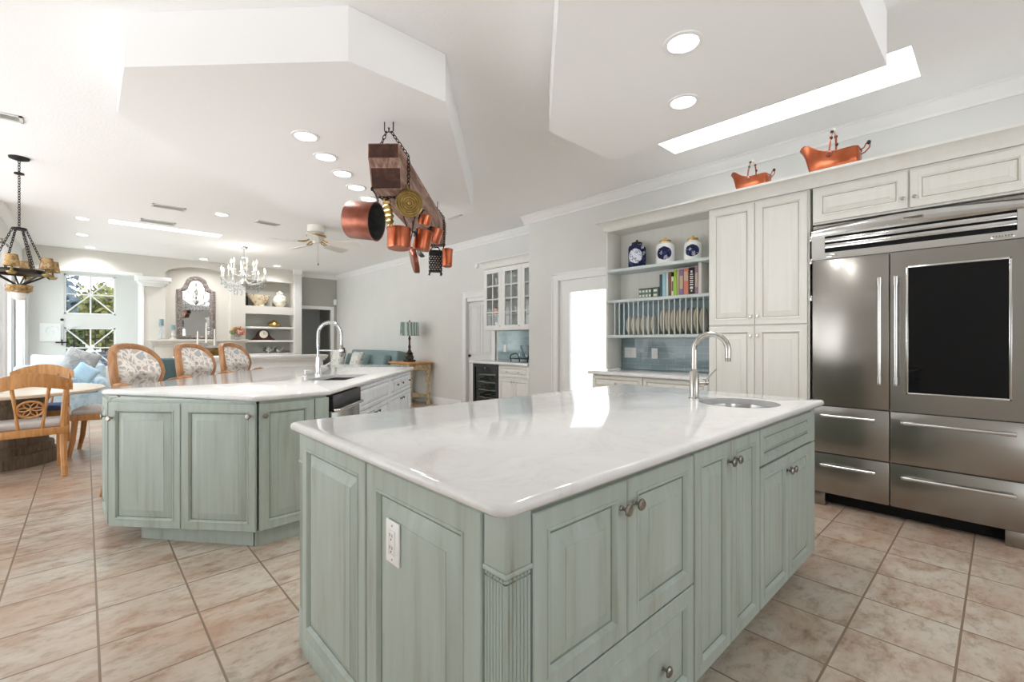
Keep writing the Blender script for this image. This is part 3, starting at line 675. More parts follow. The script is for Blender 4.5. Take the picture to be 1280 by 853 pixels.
# power outlet on the near side panel
o = thing('power_outlet', 'white power outlet on the sage side panel of the front island', 'outlet', (0.628, 1.155, 0.69), FACE_X)
bm = B(); box(bm, -0.037, 0.037, -0.006, 0.0, -0.06, 0.06, 0.003); obj('cover_plate', bm, 'white_plastic', o)
bm = B(); box(bm, -0.017, 0.017, -0.009, -0.004, -0.034, 0.034, 0.002)
obj('socket', bm, 'white_ceramic', o)
bm = B()
for dz in (0.017, -0.017):
    for dx in (-0.007, 0.006): box(bm, dx - 0.001, dx + 0.001, -0.0097, -0.0085, dz, dz + 0.009)
    lathe(bm, [(0, 0), (0.0025, 0), (0.0025, 0.001), (0, 0.001)], 8, TR(0, -0.0086, dz - 0.007, rx=R(90)))
obj('slots', bm, 'dark_bronze', o)
for dz in (0.047, -0.047):
    bm = B(); lathe(bm, [(0, 0), (0.0032, 0), (0.002, 0.0015), (0, 0.0016)], 10, TR(0, -0.006, dz, rx=R(90))); obj('screw', bm, 'nickel', o)

# ------------------------------------------------------------------ far island (octagonal top, sage and white cabinets)
P2 = [(0.08, 4.11), (0.735, 3.025), (1.20, 3.06), (3.05, 5.10), (3.12, 5.72), (2.72, 6.36), (1.74, 6.30), (0.10, 4.26)]
# diagonal corner cabinet, two doors
A = Vector((0.10, 3.775)); Bp = Vector((0.745, 3.045)); dv = Bp - A; DL = dv.length; dr = math.atan2(dv.y, dv.x)
c = thing('island_cabinet', 'sage two-door angled cabinet at the left end of the far island', 'cabinet', (A.x, A.y, 0), dr, 'sage cabinets of the far island')
def in_unit(pts): return [((Vector(q) - A).dot(dv) / DL, (dv.x * (q[1] - A.y) - dv.y * (q[0] - A.x)) / DL) for q in pts]
bm = B(); prism(bm, [(0.004, 0.02), (DL - 0.012, 0.02)] + in_unit([(0.742, 3.40), (0.60, 3.75), (0.40, 4.10), (0.17, 4.05), (0.17, 3.90)]), 0.10, 0.8885); obj('body', bm, 'sage', c, smooth=0)
bm = B(); prism(bm, [(0.14, 0.09), (DL - 0.05, 0.05), (DL - 0.30, 0.22), (0.25, 0.22)], 0.0, 0.0995); obj('toe_kick', bm, 'sage', c, smooth=0)
w2 = DL / 2
front(c, 'door', 0.004, 0.105, w2 - 0.006, 0.765, SG, 0.02, [(0.03, 0.775)]); front(c, 'door', w2 + 0.003, 0.105, w2 - 0.008, 0.765, SG, 0.02, [(DL - 0.035, 0.80)])
# side cabinet on the left end whose door is seen edge-on
c = thing('island_cabinet', 'narrow sage side cabinet around the left end of the far island, seen edge-on', 'cabinet', (0.085, 4.22, 0), R(-88), 'sage cabinets of the far island')
bm = B(); box(bm, 0.0, 0.35, 0.02, 0.06, 0.10, 0.8885); obj('body', bm, 'sage', c)
front(c, 'door', 0.0, 0.105, 0.385, 0.765, SG, 0.02, [(0.35, 0.775)])
# front narrow door and filler
c = thing('island_cabinet', 'sage single-door cabinet of the far island between the corner and the dishwasher', 'cabinet', (0.752, 3.045, 0), R(2), 'sage cabinets of the far island')
bm = B(); prism(bm, [(0.02, 0.02), (0.425, 0.02), (0.425, 0.055), (0.19, 0.29), (0.03, 0.29)], 0.10, 0.8885); obj('body', bm, 'sage', c, smooth=0)
obj('toe_kick', box(B(), 0.007, 0.42, 0.045, 0.09, 0, 0.0995), 'sage', c)
front(c, 'door', 0.013, 0.105, 0.328, 0.765, SG, 0.02, [(0.040, 0.80)])
obj('filler_panel', box(B(), 0.345, 0.435, 0.0, 0.0195, 0.10, 0.876, 0.002), 'sage', c)
# sink side: dishwasher, then white units
Q0 = Vector((1.205, 3.09)); Q1 = Vector((3.04, 5.12)); qd = Q1 - Q0; QL = qd.length; qr = math.atan2(qd.y, qd.x)
c = thing('dishwasher', 'stainless dishwasher with a black control panel in the far island', 'dishwasher', (Q0.x, Q0.y, 0), qr)
obj('body', box(B(), 0.035, 0.655, 0.05, 0.40, 0.10, 0.8885), 'black_plastic', c)
obj('door', box(B(), 0.045, 0.645, 0.005, 0.0495, 0.12, 0.77, 0.004), 'steel', c)
obj('control_panel', box(B(), 0.045, 0.645, -0.005, 0.0495, 0.775, 0.876, 0.004), 'black_plastic', c)
bm = B(); tube(bm, [(0.07, 0.0, 0.77), (0.09, -0.028, 0.77), (0.35, -0.036, 0.77), (0.60, -0.028, 0.77), (0.62, 0.0, 0.77)], 0.013, 10); obj('handle', bm, 'steel_trim', c)
RW = ['rustic_white', 'rustic_glaze']
def white_unit(x0, x1, label, knobs_d, split):
    c = thing('island_cabinet', label, 'cabinet', (Q0.x, Q0.y, 0), qr, 'white cabinets of the far island')
    bm = B()
    for q in ((x0, x0 + 0.02, 0.03, 0.55, 0.10, 0.8885), (x1 - 0.02, x1, 0.03, 0.55, 0.10, 0.8885), (x0 + 0.02, x1 - 0.02, 0.03, 0.55, 0.10, 0.12), (x0 + 0.02, x1 - 0.02, 0.53, 0.55, 0.12, 0.66), (x0 + 0.02, x1 - 0.02, 0.03, 0.05, 0.12, 0.8885)): box(bm, *q)
    obj('body', bm, 'rustic_white', c, smooth=0)
    obj('toe_kick', box(B(), x0, x1, 0.09, 0.5, 0, 0.0995), 'rustic_white', c)
    front(c, 'drawer', x0 + 0.004, 0.67, x1 - x0 - 0.008, 0.20, RW, 0.03, knobs_d, 'iron', 0.8, raised=0.02, fr=0.03)
    ws = (x1 - x0 - 0.008) / split
    for k in range(split): front(c, 'door', x0 + 0.004 + k * ws, 0.105, ws - 0.004, 0.555, RW, 0.03, [(x0 + 0.004 + (k + (0.88 if k % 2 == 0 else 0.10)) * ws, 0.60)], 'iron', 0.8, fr=0.04)
white_unit(0.660, 1.655, 'distressed white sink cabinet of the far island right of the dishwasher', [], 2)
white_unit(1.658, 2.70, 'distressed white end cabinet of the far island with knobbed drawer front', [(1.95, 0.77), (2.2, 0.77), (2.55, 0.77)], 2)
# inner carcass carrying the overhanging top
c = thing('island_core', 'sage back panelling of the far island under the seating overhang', 'cabinet')
bm = B(); prism(bm, [(0.76, 3.66), (1.19, 3.93), (2.70, 5.61), (2.5, 5.95), (1.9, 5.95), (0.52, 4.25)], 0.0, 0.888); obj('back_panel', bm, 'sage', c, smooth=0)
# sink hole aligned with the sink side
uq = qd.normalized(); nq = Vector((uq.y, -uq.x))
def qpt(s, t): v = Q0 + uq * s - nq * t; return (v.x, v.y)
sk = [qpt(0.76, 0.17), qpt(1.46, 0.17), qpt(1.46, 0.51), qpt(0.76, 0.51)]
bm = B(); slab(bm, round_poly(P2, 0.03, 3), 0.8885, 0.92, [round_poly(sk, 0.04, 4)], 0.01)
o = obj('worktop', bm, 'quartz', smooth=50); tag(o, 'white quartz octagonal worktop of the far island with a rectangular sink', 'worktop')
s = thing('kitchen_sink', 'rectangular dark stainless sink in the far island worktop', 'sink')
bm = B(); a = ring(bm, round_poly([qpt(0.75, 0.16), qpt(1.47, 0.16), qpt(1.47, 0.52), qpt(0.75, 0.52)], 0.045, 4), 0.888); b_ = ring(bm, round_poly([qpt(0.77, 0.18), qpt(1.45, 0.18), qpt(1.45, 0.50), qpt(0.77, 0.50)], 0.05, 4), 0.68)
skirt(bm, a, b_); bm.faces.new(b_); obj('basin', bm, 'tinned', s)
bm = B(); q = qpt(1.11, 0.35); lathe(bm, [(0, 0), (0.045, 0), (0.045, 0.003), (0, 0.004)], 18, TR(q[0], q[1], 0.6805)); obj('drain', bm, 'nickel', s)
# tall spring faucet
f = thing('kitchen_faucet', 'tall chrome spring faucet behind the far island sink', 'faucet', (1.70, 4.66, 0.9205))
bm = B(); lathe(bm, [(0, 0), (0.034, 0), (0.034, 0.006), (0.027, 0.012), (0.025, 0.10), (0.022, 0.17), (0.0, 0.17)], 20); obj('base', bm, 'chrome', f)
sd = Vector((0.76, -0.65, 0)).normalized(); RA = 0.115; pts = [(0, 0, 0.165), (0, 0, 0.40)]
for k in range(15):
    a = math.pi * k / 14; q = sd * (RA * (1 - math.cos(a))); pts.append((q.x, q.y, 0.40 + RA * math.sin(a)))
q = sd * (2 * RA); pts += [(q.x, q.y, 0.34), (q.x, q.y, 0.28)]
bm = B(); tube(bm, pts, 0.0115, 10); obj('hose', bm, 'chrome', f)
# spring coil around the hose
P_ = [Vector(p) for p in pts]; cum = [0]
for a, b_ in zip(P_, P_[1:]): cum.append(cum[-1] + (b_ - a).length)
def along(s):
    for i in range(len(P_) - 1):
        if s <= cum[i + 1]: t = (s - cum[i]) / (cum[i + 1] - cum[i]); return P_[i].lerp(P_[i + 1], t), (P_[i + 1] - P_[i]).normalized()
    return P_[-1], (P_[-1] - P_[-2]).normalized()
co = []; side = Vector((-sd.y, sd.x, 0)); L_ = cum[-1] * 0.92
for k in range(420):
    c0, t = along(0.10 + (L_ - 0.10) * k / 419); nn = t.cross(side).normalized(); a = k * 2 * math.pi / 10
    co.append(c0 + side * math.cos(a) * 0.0165 + nn * math.sin(a) * 0.0165)
bm = B(); tube(bm, co, 0.003, 5); obj('spring', bm, 'chrome', f)
bm = B(); lathe(bm, [(0, 0), (0.014, 0.0), (0.020, 0.01), (0.019, 0.09), (0.013, 0.12), (0, 0.12)], 14, TR(q.x, q.y, 0.17)); obj('spray_head', bm, 'steel', f)
bm = B(); tube(bm, [(q.x, q.y, 0.265), (q.x + 0.02, q.y - 0.018, 0.255), (q.x + 0.022, q.y - 0.02, 0.21)], 0.008, 8); obj('spray_trigger', bm, 'black_plastic', f)
bm = B(); tube(bm, [(0, 0, 0.235), (q.x * 0.9, q.y * 0.9, 0.235)], 0.007, 8); lathe(bm, [(0.020, 0), (0.027, 0), (0.027, 0.02), (0.020, 0.02)], 14, TR(q.x, q.y, 0.226)); obj('holder_arm', bm, 'chrome', f)
bm = B(); tube(bm, [(0.02, -0.01, 0.075), (0.065, -0.03, 0.075)], 0.016, 10); tube(bm, [(0.06, -0.028, 0.085), (0.13, -0.05, 0.125)], 0.006, 8); obj('lever', bm, 'chrome', f)
bm = B(); lathe(bm, [(0, 0), (0.022, 0), (0.022, 0.004), (0.008, 0.01), (0.008, 0.05), (0.011, 0.055), (0, 0.06)], 14)
tube(bm, [(0, 0, 0.052), (0.05, -0.04, 0.056)], 0.005, 6); o = obj('soap_dispenser', bm, 'chrome', None, (1.52, 4.50, 0.9205)); tag(o, 'small chrome soap dispenser left of the tall spring faucet', 'soap dispenser')
# ------------------------------------------------------------------ refrigerator wall
KX = 4.10; CR_ = ['cream', 'cream_glaze']
# built-in refrigerator: local x to the right (towards smaller y), front towards -x of the room
F = thing('refrigerator', 'wide stainless built-in refrigerator with a dark glass door and lower drawers', 'refrigerator', (KX, 1.005, 0), FACE_X)
FW, FH = 1.10, 2.135; SP = 0.468
obj('body', box(B(), 0.0, FW, 0.04, 0.57, 0.10, FH), 'steel', F)
def steel_front(name, x0, x1, z0, z1, hole=None, y0=0.0, y1=0.039):
    bm = B()
    if hole is None: box(bm, x0, x1, y0, y1, z0, z1, 0.004)
    else:
        a, b_, c_, d_ = hole
        for q in ((x0, a, z0, z1), (b_, x1, z0, z1), (a, b_, z0, c_), (a, b_, d_, z1)): box(bm, q[0], q[1], y0, y1, q[2], q[3])
        bmesh.ops.remove_doubles(bm, verts=bm.verts[:], dist=1e-5)
    return obj(name, bm, 'steel', F)
def bar_handle(parent, p, q, off=0.055, r=0.0115):
    """a tubular bar on two posts, in the parent's coordinates"""
    p, q = Vector(p), Vector(q); t = (q - p).normalized(); o_ = Vector((0, -off, 0)); bm = B()
    tube(bm, [p + o_ - t * 0.02, q + o_ + t * 0.02], r, 14)
    for e_ in (p, q):
        tube(bm, [e_, e_ + o_], r * 0.72, 10); tube(bm, [e_ + o_ - t * 0.026, e_ + o_ + t * 0.022], r * 1.3, 14)
        tube(bm, [e_ + o_ - t * 0.034, e_ + o_ - t * 0.030], r * 1.34, 14)
    obj('handle', bm, 'steel_trim', parent)
d = steel_front('freezer_door', 0.004, SP - 0.004, 0.765, 1.862); bar_handle(d, (SP - 0.05, 0, 0.98), (SP - 0.05, 0, 1.67))
hole = (SP + 0.085, FW - 0.055, 0.885, 1.762)
d = steel_front('glass_door', SP + 0.004, FW - 0.004, 0.765, 1.862, hole); bar_handle(d, (SP + 0.038, 0, 0.98), (SP + 0.038, 0, 1.67))
bm = B(); a, b_, c_, d_ = hole; w_ = 0.014
for q in ((a, a + w_, c_, d_), (b_ - w_, b_, c_, d_), (a, b_, c_, c_ + w_), (a, b_, d_ - w_, d_)): box(bm, q[0], q[1], -0.006, 0.03, q[2], q[3], 0.003)
obj('window_trim', bm, 'steel_trim', d)
obj('window_glass', box(B(), a + w_ - 0.001, b_ - w_ + 0.001, 0.004, 0.012, c_ + w_ - 0.001, d_ - w_ + 0.001), 'dark_glass', d)
for x0, x1, z0, z1, hz, h0, h1 in ((0.004, SP - 0.004, 0.405, 0.757, 0.69, 0.10, 0.37), (SP + 0.004, FW - 0.004, 0.405, 0.757, 0.69, SP + 0.10, FW - 0.06), (0.004, SP - 0.004, 0.10, 0.397, 0.318, 0.10, 0.37), (SP + 0.004, FW - 0.004, 0.10, 0.397, 0.318, SP + 0.10, FW - 0.06)):
    d = steel_front('drawer', x0, x1, z0, z1); bar_handle(d, (h0, 0, hz), (h1, 0, hz), 0.045, 0.010)
# louvred top grille with a curved crest
bm = B(); zt0, zt1 = 2.062, 2.115
for q in ((0.0, 0.085, 1.87, zt0), (FW - 0.035, FW, 1.87, zt0), (0.085, FW - 0.035, 1.87, 1.918)): box(bm, q[0], q[1], 0.0, 0.039, q[2], q[3])
for k in range(2): box(bm, 0.085, FW - 0.035, 0.0, 0.03, 1.950 + k * 0.045, 1.982 + k * 0.045, 0.004)
N = 24; loA, upA = [], []
secs = []
for i in range(N + 1):
    x = FW * i / N; zt = 2.105 + 0.030 * math.sin(math.pi * i / N)
    secs.append([(x, 0.0, zt0 - 0.02), (x, -0.012, zt0 + 0.01), (x, -0.006, zt - 0.012), (x, 0.012, zt), (x, 0.04, zt), (x, 0.04, zt0 - 0.02)])
loft(bm, secs); obj('vent_grille', bm, 'steel_trim', F, smooth=40)
obj('vent_recess', box(B(), 0.08, FW - 0.03, 0.032, 0.0395, 1.912, 2.05), 'black_void', F)
bm = B(); box(bm, 0.535, 0.645, -0.016, -0.004, 2.078, 2.096, 0.002); bd = obj('badge', bm, 'pewter', F)
bm = B(); x = 0.545
for k in range(8): box(bm, x, x + 0.008, -0.0168, -0.0158, 2.083, 2.091); x += 0.0115 if k != 2 else 0.014
obj('badge_lettering', bm, 'dark_bronze', bd)
for x0, x1 in ((0.095, 0.165), (FW - 0.145, FW - 0.045)):
    bm = B(); box(bm, x0, x1, -0.002, 0.0005, 1.882, 1.904, 0.001); lb = obj('maker_label', bm, 'steel_trim', F)
    bm = B(); xx = x0 + 0.006
    while xx < x1 - 0.014: box(bm, xx, xx + 0.009, -0.0028, -0.0018, 1.888, 1.898); xx += 0.013
    obj('label_lettering', bm, 'pewter', lb)
for z0, z1 in ((1.845, 1.885), (2.02, 2.06), (1.56, 1.60), (0.76, 0.80)): obj('hinge', box(B(), -0.014, 0.003, 0.003, 0.036, z0, z1, 0.003), 'steel_trim', F)
for x0, x1 in ((0.0, 0.085), (FW - 0.085, FW)): obj('foot', box(B(), x0, x1, 0.003, 0.06, 0.0, 0.099, 0.002), 'steel', F)
obj('toe_recess', box(B(), 0.085, FW - 0.085, 0.12, 0.16, 0.0, 0.0995), 'black_void', F)
# tall pantry, four doors
c = thing('pantry_cabinet', 'tall cream four-door pantry cabinet left of the refrigerator', 'cabinet', (KX, 1.805, 0), FACE_X)
PW = 0.775
obj('body', box(B(), 0.0, PW + 0.008, 0.02, 0.57, 0.0, 2.43), 'cream', c)
dw = (PW - 0.01) / 2
for z0, z1, kz in ((0.11, 1.375, 1.297), (1.388, 2.412, 1.458)):
    front(c, 'door', 0.004, z0, dw - 0.002, z1 - z0, CR_, 0.02, [(dw - 0.024, kz)], 'nickel', 0.75); front(c, 'door', dw + 0.006, z0, dw - 0.002, z1 - z0, CR_, 0.02, [(dw + 0.03, kz)], 'nickel', 0.75)
# cabinets over the refrigerator
for i, (y1, y0, lab) in enumerate(((1.003, 0.437, 'wide cream overhead cabinet door above the left half of the refrigerator'), (0.436, -0.13, 'wide cream overhead cabinet door above the right half of the refrigerator'))):
    w_ = y1 - y0; c = thing('overhead_cabinet', lab, 'cabinet', (KX, y1, 0), FACE_X, 'cabinets over the refrigerator')
    obj('body', box(B(), 0.0, w_, 0.02, 0.57, 2.145, 2.43), 'cream', c)
    front(c, 'door', 0.006, 2.158, w_ - 0.012, 0.252, CR_, 0.02, [((w_ - 0.03) if i == 0 else 0.03, 2.225)], 'nickel', 0.75)
obj_side = bx('trim_14', KX + 0.02, KW - 0.005, -0.16, -0.131, 0, 2.43, 'cream'); obj_side['kind'] = 'structure'
# crown over pantry and refrigerator
CC = [(0.0, 0.0), (0.0, -0.105), (0.012, -0.105), (0.016, -0.088), (0.026, -0.07), (0.05, -0.04), (0.072, -0.022), (0.086, -0.018), (0.086, 0.0)]
CZ = 2.535
def ccrown(name, y0, y1, x, z, xb, mats='cream', ret=True):
    """cabinet crown: mitred front run plus the return at its far end, with a top board"""
    bm = B(); loops = []
    for (px, py), (ox, oy) in (((x, y0), (-1, 0)), ((x, y1), (-1, 1)), ((xb, y1), (0, 1))):
        loops.append([(px + ox * d_, py + oy * d_, z + h_) for d_, h_ in CC])
    loft(bm, loops); box(bm, x + 0.001, xb, y0, y1 - 0.001, z - 0.10, z - 0.004)
    o = struct(name, bm, mats); return o
ccrown('trim_15', -0.16, 1.806, KX + 0.012, CZ, KW - 0.09)
# ------------------------------------------------------------------ open hutch with plate rack
HX = 4.36; HY0, HY1 = 1.83, 3.10     # right end, left end
H = thing('open_hutch', 'cream open wall hutch with two shelves and a pale blue plate rack', 'hutch', (HX, HY1, 0), FACE_X)
HWd = HY1 - HY0; HD = 0.28
obj('side_panel', box(B(), 0.0, 0.024, 0.0, HD, 0.932, 2.515, 0.001), 'cream', H)
obj('side_panel', box(B(), HWd - 0.024, HWd, 0.0, HD, 0.932, 2.515, 0.001), 'cream', H)
obj('back_panel', box(B(), 0.024, HWd - 0.024, HD - 0.015, HD, 1.33, 2.5), 'cream', H)
obj('top_panel', box(B(), 0.024, HWd - 0.024, 0.0, HD - 0.016, 2.492, 2.515), 'cream', H)
def shelf(z, d_=0.0, t_=0.034, m_='rack_blue'):
    bm = B(); box(bm, 0.025, HWd - 0.025, -0.012, HD - 0.016, z - t_, z, 0.008, seg=3); return obj('shelf', bm, m_, H)
shelf(2.058); shelf(1.712); shelf(1.318)
obj('rack_back', box(B(), 0.026, HWd - 0.026, HD - 0.022, HD - 0.0155, 1.319, 1.677), 'rack_back', H)
NB = 18
for k in range(NB):
    x_ = 0.12 + k * 0.0595
    bm = B(); tube(bm, [(x_, 0.004, 1.319), (x_, 0.004, 1.677)], 0.0065, 8); obj('rack_bar', bm, 'rack_blue', H)
ccrown('trim_16', HY0, HY1 + 0.004, HX - 0.006, 2.605, KW - 0.09)
# hutch base: drawers and quartz ledge
for i, (y1, y0, lab) in enumerate(((3.10, 2.472, 'cream base cabinet with one drawer under the left half of the open hutch'), (2.470, 1.812, 'cream base cabinet with one drawer under the right half of the open hutch'))):
    w_ = y1 - y0; c = thing('base_cabinet', lab, 'cabinet', (KX, y1, 0), FACE_X, 'base cabinets under the hutch')
    obj('body', box(B(), 0.0, w_, 0.02, 0.57, 0.10, 0.885), 'cream', c); obj('toe_kick', box(B(), 0, w_, 0.08, 0.5, 0, 0.0995), 'cream', c)
    front(c, 'drawer', 0.004, 0.72, w_ - 0.008, 0.155, CR_, 0.02, [(w_ / 2, 0.80)], 'nickel', 0.7, fr=0.035, raised=0.02)
    for k in range(2): front(c, 'door', 0.004 + k * (w_ / 2), 0.11, w_ / 2 - 0.006, 0.60, CR_, 0.02, [((w_ / 2 - 0.03) if k == 0 else w_ / 2 + 0.03, 0.65)], 'nickel', 0.7)
bm = B(); slab(bm, [(KX - 0.035, 1.81), (KW - 0.008, 1.81), (KW - 0.008, 3.13), (KX - 0.035, 3.13)], 0.886, 0.926, (), 0.006); o = obj('ledge', bm, 'quartz'); tag(o, 'white quartz ledge under the open hutch', 'worktop')
bm = B(); box(bm, KW - 0.035, KW - 0.012, 1.86, 3.07, 0.927, 1.282); o = obj('trim_17', bm, 'splash', smooth=0); o['kind'] = 'structure'
def wall_plate(name, label, y, z, x, w_, h_, gangs):
    o = thing(name, label, 'outlet', (x, y, z), FACE_X, 'cover plates on the tiled splashback')
    obj('cover_plate', box(B(), -w_ / 2, w_ / 2, -0.007, 0, -h_ / 2, h_ / 2, 0.003), 'white_plastic', o)
    for g in range(gangs):
        gx = (g - (gangs - 1) / 2) * 0.045; obj('socket' if gangs == 1 else 'rocker', box(B(), gx - 0.016, gx + 0.016, -0.011, -0.006, -0.033, 0.033, 0.002), 'white_ceramic', o)
wall_plate('switch_plate', 'wide white switch plate at the left end of the hutch splashback tiles', 2.955, 1.115, KW - 0.036, 0.16, 0.12, 3)
wall_plate('wall_outlet', 'white upright outlet plate in the middle of the hutch splashback tiles', 2.645, 1.11, KW - 0.036, 0.075, 0.12, 1)
# plates in the rack, seen on edge
def plate_mesh(r):
    bm = B(); lathe(bm, [(0, 0.0), (r * 0.55, 0.0), (r * 0.62, 0.003), (r * 0.98, 0.012), (r, 0.014), (r * 0.97, 0.016), (r * 0.6, 0.007), (r * 0.5, 0.005), (0, 0.005)], 28, Matrix.Rotation(R(90), 4, 'Y')); return bm
small = None; big = None
for k in range(14):
    big_k = k >= 6; r = 0.136 if big_k else 0.105
    x_ = (0.2688 + k * 0.0595) if k < 6 else 0.6853 + (k - 6) * 0.0595
    if k == 13: x_ = 1.104
    y_ = HY1 - x_; X_ = HX + 0.112
    lab = ('small cream plate, number %d from the left end of the plate rack' % (k + 1)) if not big_k else ('large cream plate, number %d among the bigger plates right in the rack' % (k - 5))
    names = ['first', 'second', 'third', 'fourth', 'fifth', 'sixth', 'seventh', 'last']
    lab = ('small off-white plate in the rack, %s of six from the left' % names[k]) if not big_k else ('large tan plate in the right half of the rack, %s from the left' % names[k - 6])
    if not big_k:
        if small is None: small = obj('plate', plate_mesh(r), 'plate_white', None); q = small
        else: q = dup(small)
        tag(q, lab, 'plate', 'small plates in the rack')
    else:
        if big is None: big = obj('plate', plate_mesh(r), 'plate', None); q = big
        else: q = dup(big)
        tag(q, lab, 'plate', 'large plates in the rack')
    q.location = (X_, y_, 1.319 + r); q.rotation_euler = (0, R(1), R(96))
# apothecary jars on the top shelf
def jar(loc, label, prof, body_m, label_m, gold_lid, r, h):
    t = thing('apothecary_jar', label, 'jar', loc, R(200), 'jars on the top shelf of the hutch')
    bm = B(); lathe(bm, [(0, 0)] + [(a * r, b_ * h) for a, b_ in prof] + [(0, prof[-1][1] * h)], 26); obj('body', bm, body_m, t)
    bm = B(); zl = prof[-1][1] * h; lathe(bm, [(0, zl), (0.55 * r, zl), (0.60 * r, zl + 0.012), (0.58 * r, zl + 0.022), (0.3 * r, zl + 0.030), (0.10 * r, zl + 0.034), (0.14 * r, zl + 0.05), (0, zl + 0.058)], 20); obj('lid', bm, gold_lid, t)
    if label_m:
        bm = B(); rows = []
        for j in range(9):
            v_ = j / 8; z = h * (0.16 + 0.56 * v_); half = R(46) * math.sqrt(max(0.02, 1 - (2 * v_ - 1) ** 2)); rr_ = r * 1.008 * (0.985 + 0.03 * math.sin(math.pi * v_))
            rows.append([bm.verts.new((rr_ * math.cos(-half + 2 * half * i / 10), rr_ * math.sin(-half + 2 * half * i / 10), z)) for i in range(11)])
        for a, b_ in zip(rows, rows[1:]):
            for i in range(10): bm.faces.new((a[i], a[i + 1], b_[i + 1], b_[i]))
        obj('painted_medallion', bm, label_m, t)
jar((4.49, 2.775, 2.0585), 'tall blue and white jar with a dark lid, leftmost on the top hutch shelf', [(0.86, 0.0), (0.95, 0.03), (0.97, 0.2), (0.97, 0.75), (0.9, 0.85), (0.62, 0.9), (0.6, 0.92)], 'delft_dark', 'delft', 'iron', 0.098, 0.285)
jar((4.49, 2.435, 2.0585), 'white jar with a round blue medallion and gold lid, middle of three on top shelf', [(0.84, 0.0), (0.95, 0.03), (0.98, 0.2), (0.98, 0.75), (0.88, 0.86), (0.6, 0.92), (0.58, 0.95)], 'white_ceramic', 'delft_dark', 'gold', 0.098, 0.245)
jar((4.49, 2.135, 2.0585), 'smallest white jar with blue medallion and gold lid, nearest the pantry', [(0.84, 0.0), (0.95, 0.03), (0.98, 0.2), (0.98, 0.75), (0.88, 0.86), (0.6, 0.92), (0.58, 0.95)], 'white_ceramic', 'delft_dark', 'gold', 0.088, 0.215)
# cookbooks and tins on the middle shelf
BK = [('book_navy', 0.028, 0.235, 'navy blue book, first at the left end of the cookbook row'), ('book_sky', 0.040, 0.245, 'thick sky blue book, second in the cookbook row'), ('book_pale', 0.024, 0.24, 'thin pale blue-white book beside the sky blue one'),
      ('book_brown', 0.030, 0.25, 'brown book left of the short cream book'), ('book_cream', 0.026, 0.20, 'short cream book between the brown and the lime green books'), ('book_lime', 0.030, 0.265, 'lime green book near the middle of the cookbook row'),
      ('book_tan', 0.022, 0.262, 'thin tan book right of the lime green one'), ('book_purple', 0.044, 0.262, 'purple book near the middle of the cookbook row'), ('book_coral', 0.050, 0.268, 'coral and peach book left of the black one'),
      ('book_black', 0.060, 0.270, 'thick black book with white lettering on the spine'), ('book_mauve', 0.034, 0.285, 'mauve book right of the black book'), ('book_white', 0.030, 0.31, 'tall white patterned book at the right end by the pantry')]
y_ = 2.455
for mk, th, hh, lab in BK:
    t = thing('book', lab, 'book', (HX + 0.045, y_, 1.7125), FACE_X, 'cookbooks on the middle shelf of the hutch')
    bm = B(); box(bm, 0, th, 0, 0.17, 0, 0.003); box(bm, 0, 0.003, 0, 0.17, 0, hh, 0.001); box(bm, th - 0.003, th, 0, 0.17, 0, hh, 0.001); box(bm, 0, th, 0, 0.004, 0, hh, 0.0015); obj('cover', bm, mk, t)
    obj('pages', box(B(), 0.003, th - 0.003, 0.004, 0.165, 0.0035, hh - 0.005), 'paper', t)
    if mk == 'book_black':
        bm = B(); z = 0.03
        for k, (w_, h_) in enumerate(((0.014, 0.02), (0.03, 0.03), (0.036, 0.016), (0.03, 0.014), (0.036, 0.014), (0.03, 0.014), (0.036, 0.014), (0.03, 0.016), (0.02, 0.03))):
            box(bm, th / 2 - w_ / 2, th / 2 + w_ / 2, -0.001, 0.0002, z, z + h_ * 0.75, 0.0004); z += h_ + 0.006
        obj('spine_lettering', bm, 'book_white', t)
    elif mk == 'book_coral':
        obj('spine_label', box(B(), 0.004, th - 0.004, -0.001, 0.0002, 0.14, 0.235), 'book_tan', t)
    elif mk in ('book_cream', 'book_purple', 'book_mauve'):
        obj('spine_label', box(B(), 0.005, th - 0.005, -0.001, 0.0002, hh * 0.25, hh * 0.75), 'book_brown' if mk == 'book_cream' else 'book_tan', t)
    y_ -= th + 0.0025
for i, (yy, w_, lab) in enumerate(((2.70, 0.155, 'small green tin with cream windows, left of the cookbooks'), (2.535, 0.068, 'narrow green tin standing against the cookbook row'))):
    t = thing('tin_box', lab, 'tin', (HX + 0.04, yy, 1.7125), FACE_X, 'tins on the middle shelf'); obj('box', box(B(), 0, w_, 0, 0.09, 0, 0.098, 0.003), 'tin_green', t)
    bm = B(); n_ = 4 if i == 0 else 1
    for r_ in range(2):
        for k in range(n_):
            ww = w_ / n_; box(bm, k * ww + ww * 0.2, k * ww + ww * 0.8, -0.0012, 0.0005, 0.012 + r_ * 0.048, 0.036 + r_ * 0.048, 0.0004)
    obj('printed_windows', bm, 'book_cream', t)
    obj('lid', box(B(), -0.001, w_ + 0.001, -0.001, 0.091, 0.0985, 0.104, 0.001), 'dark_bronze', t)
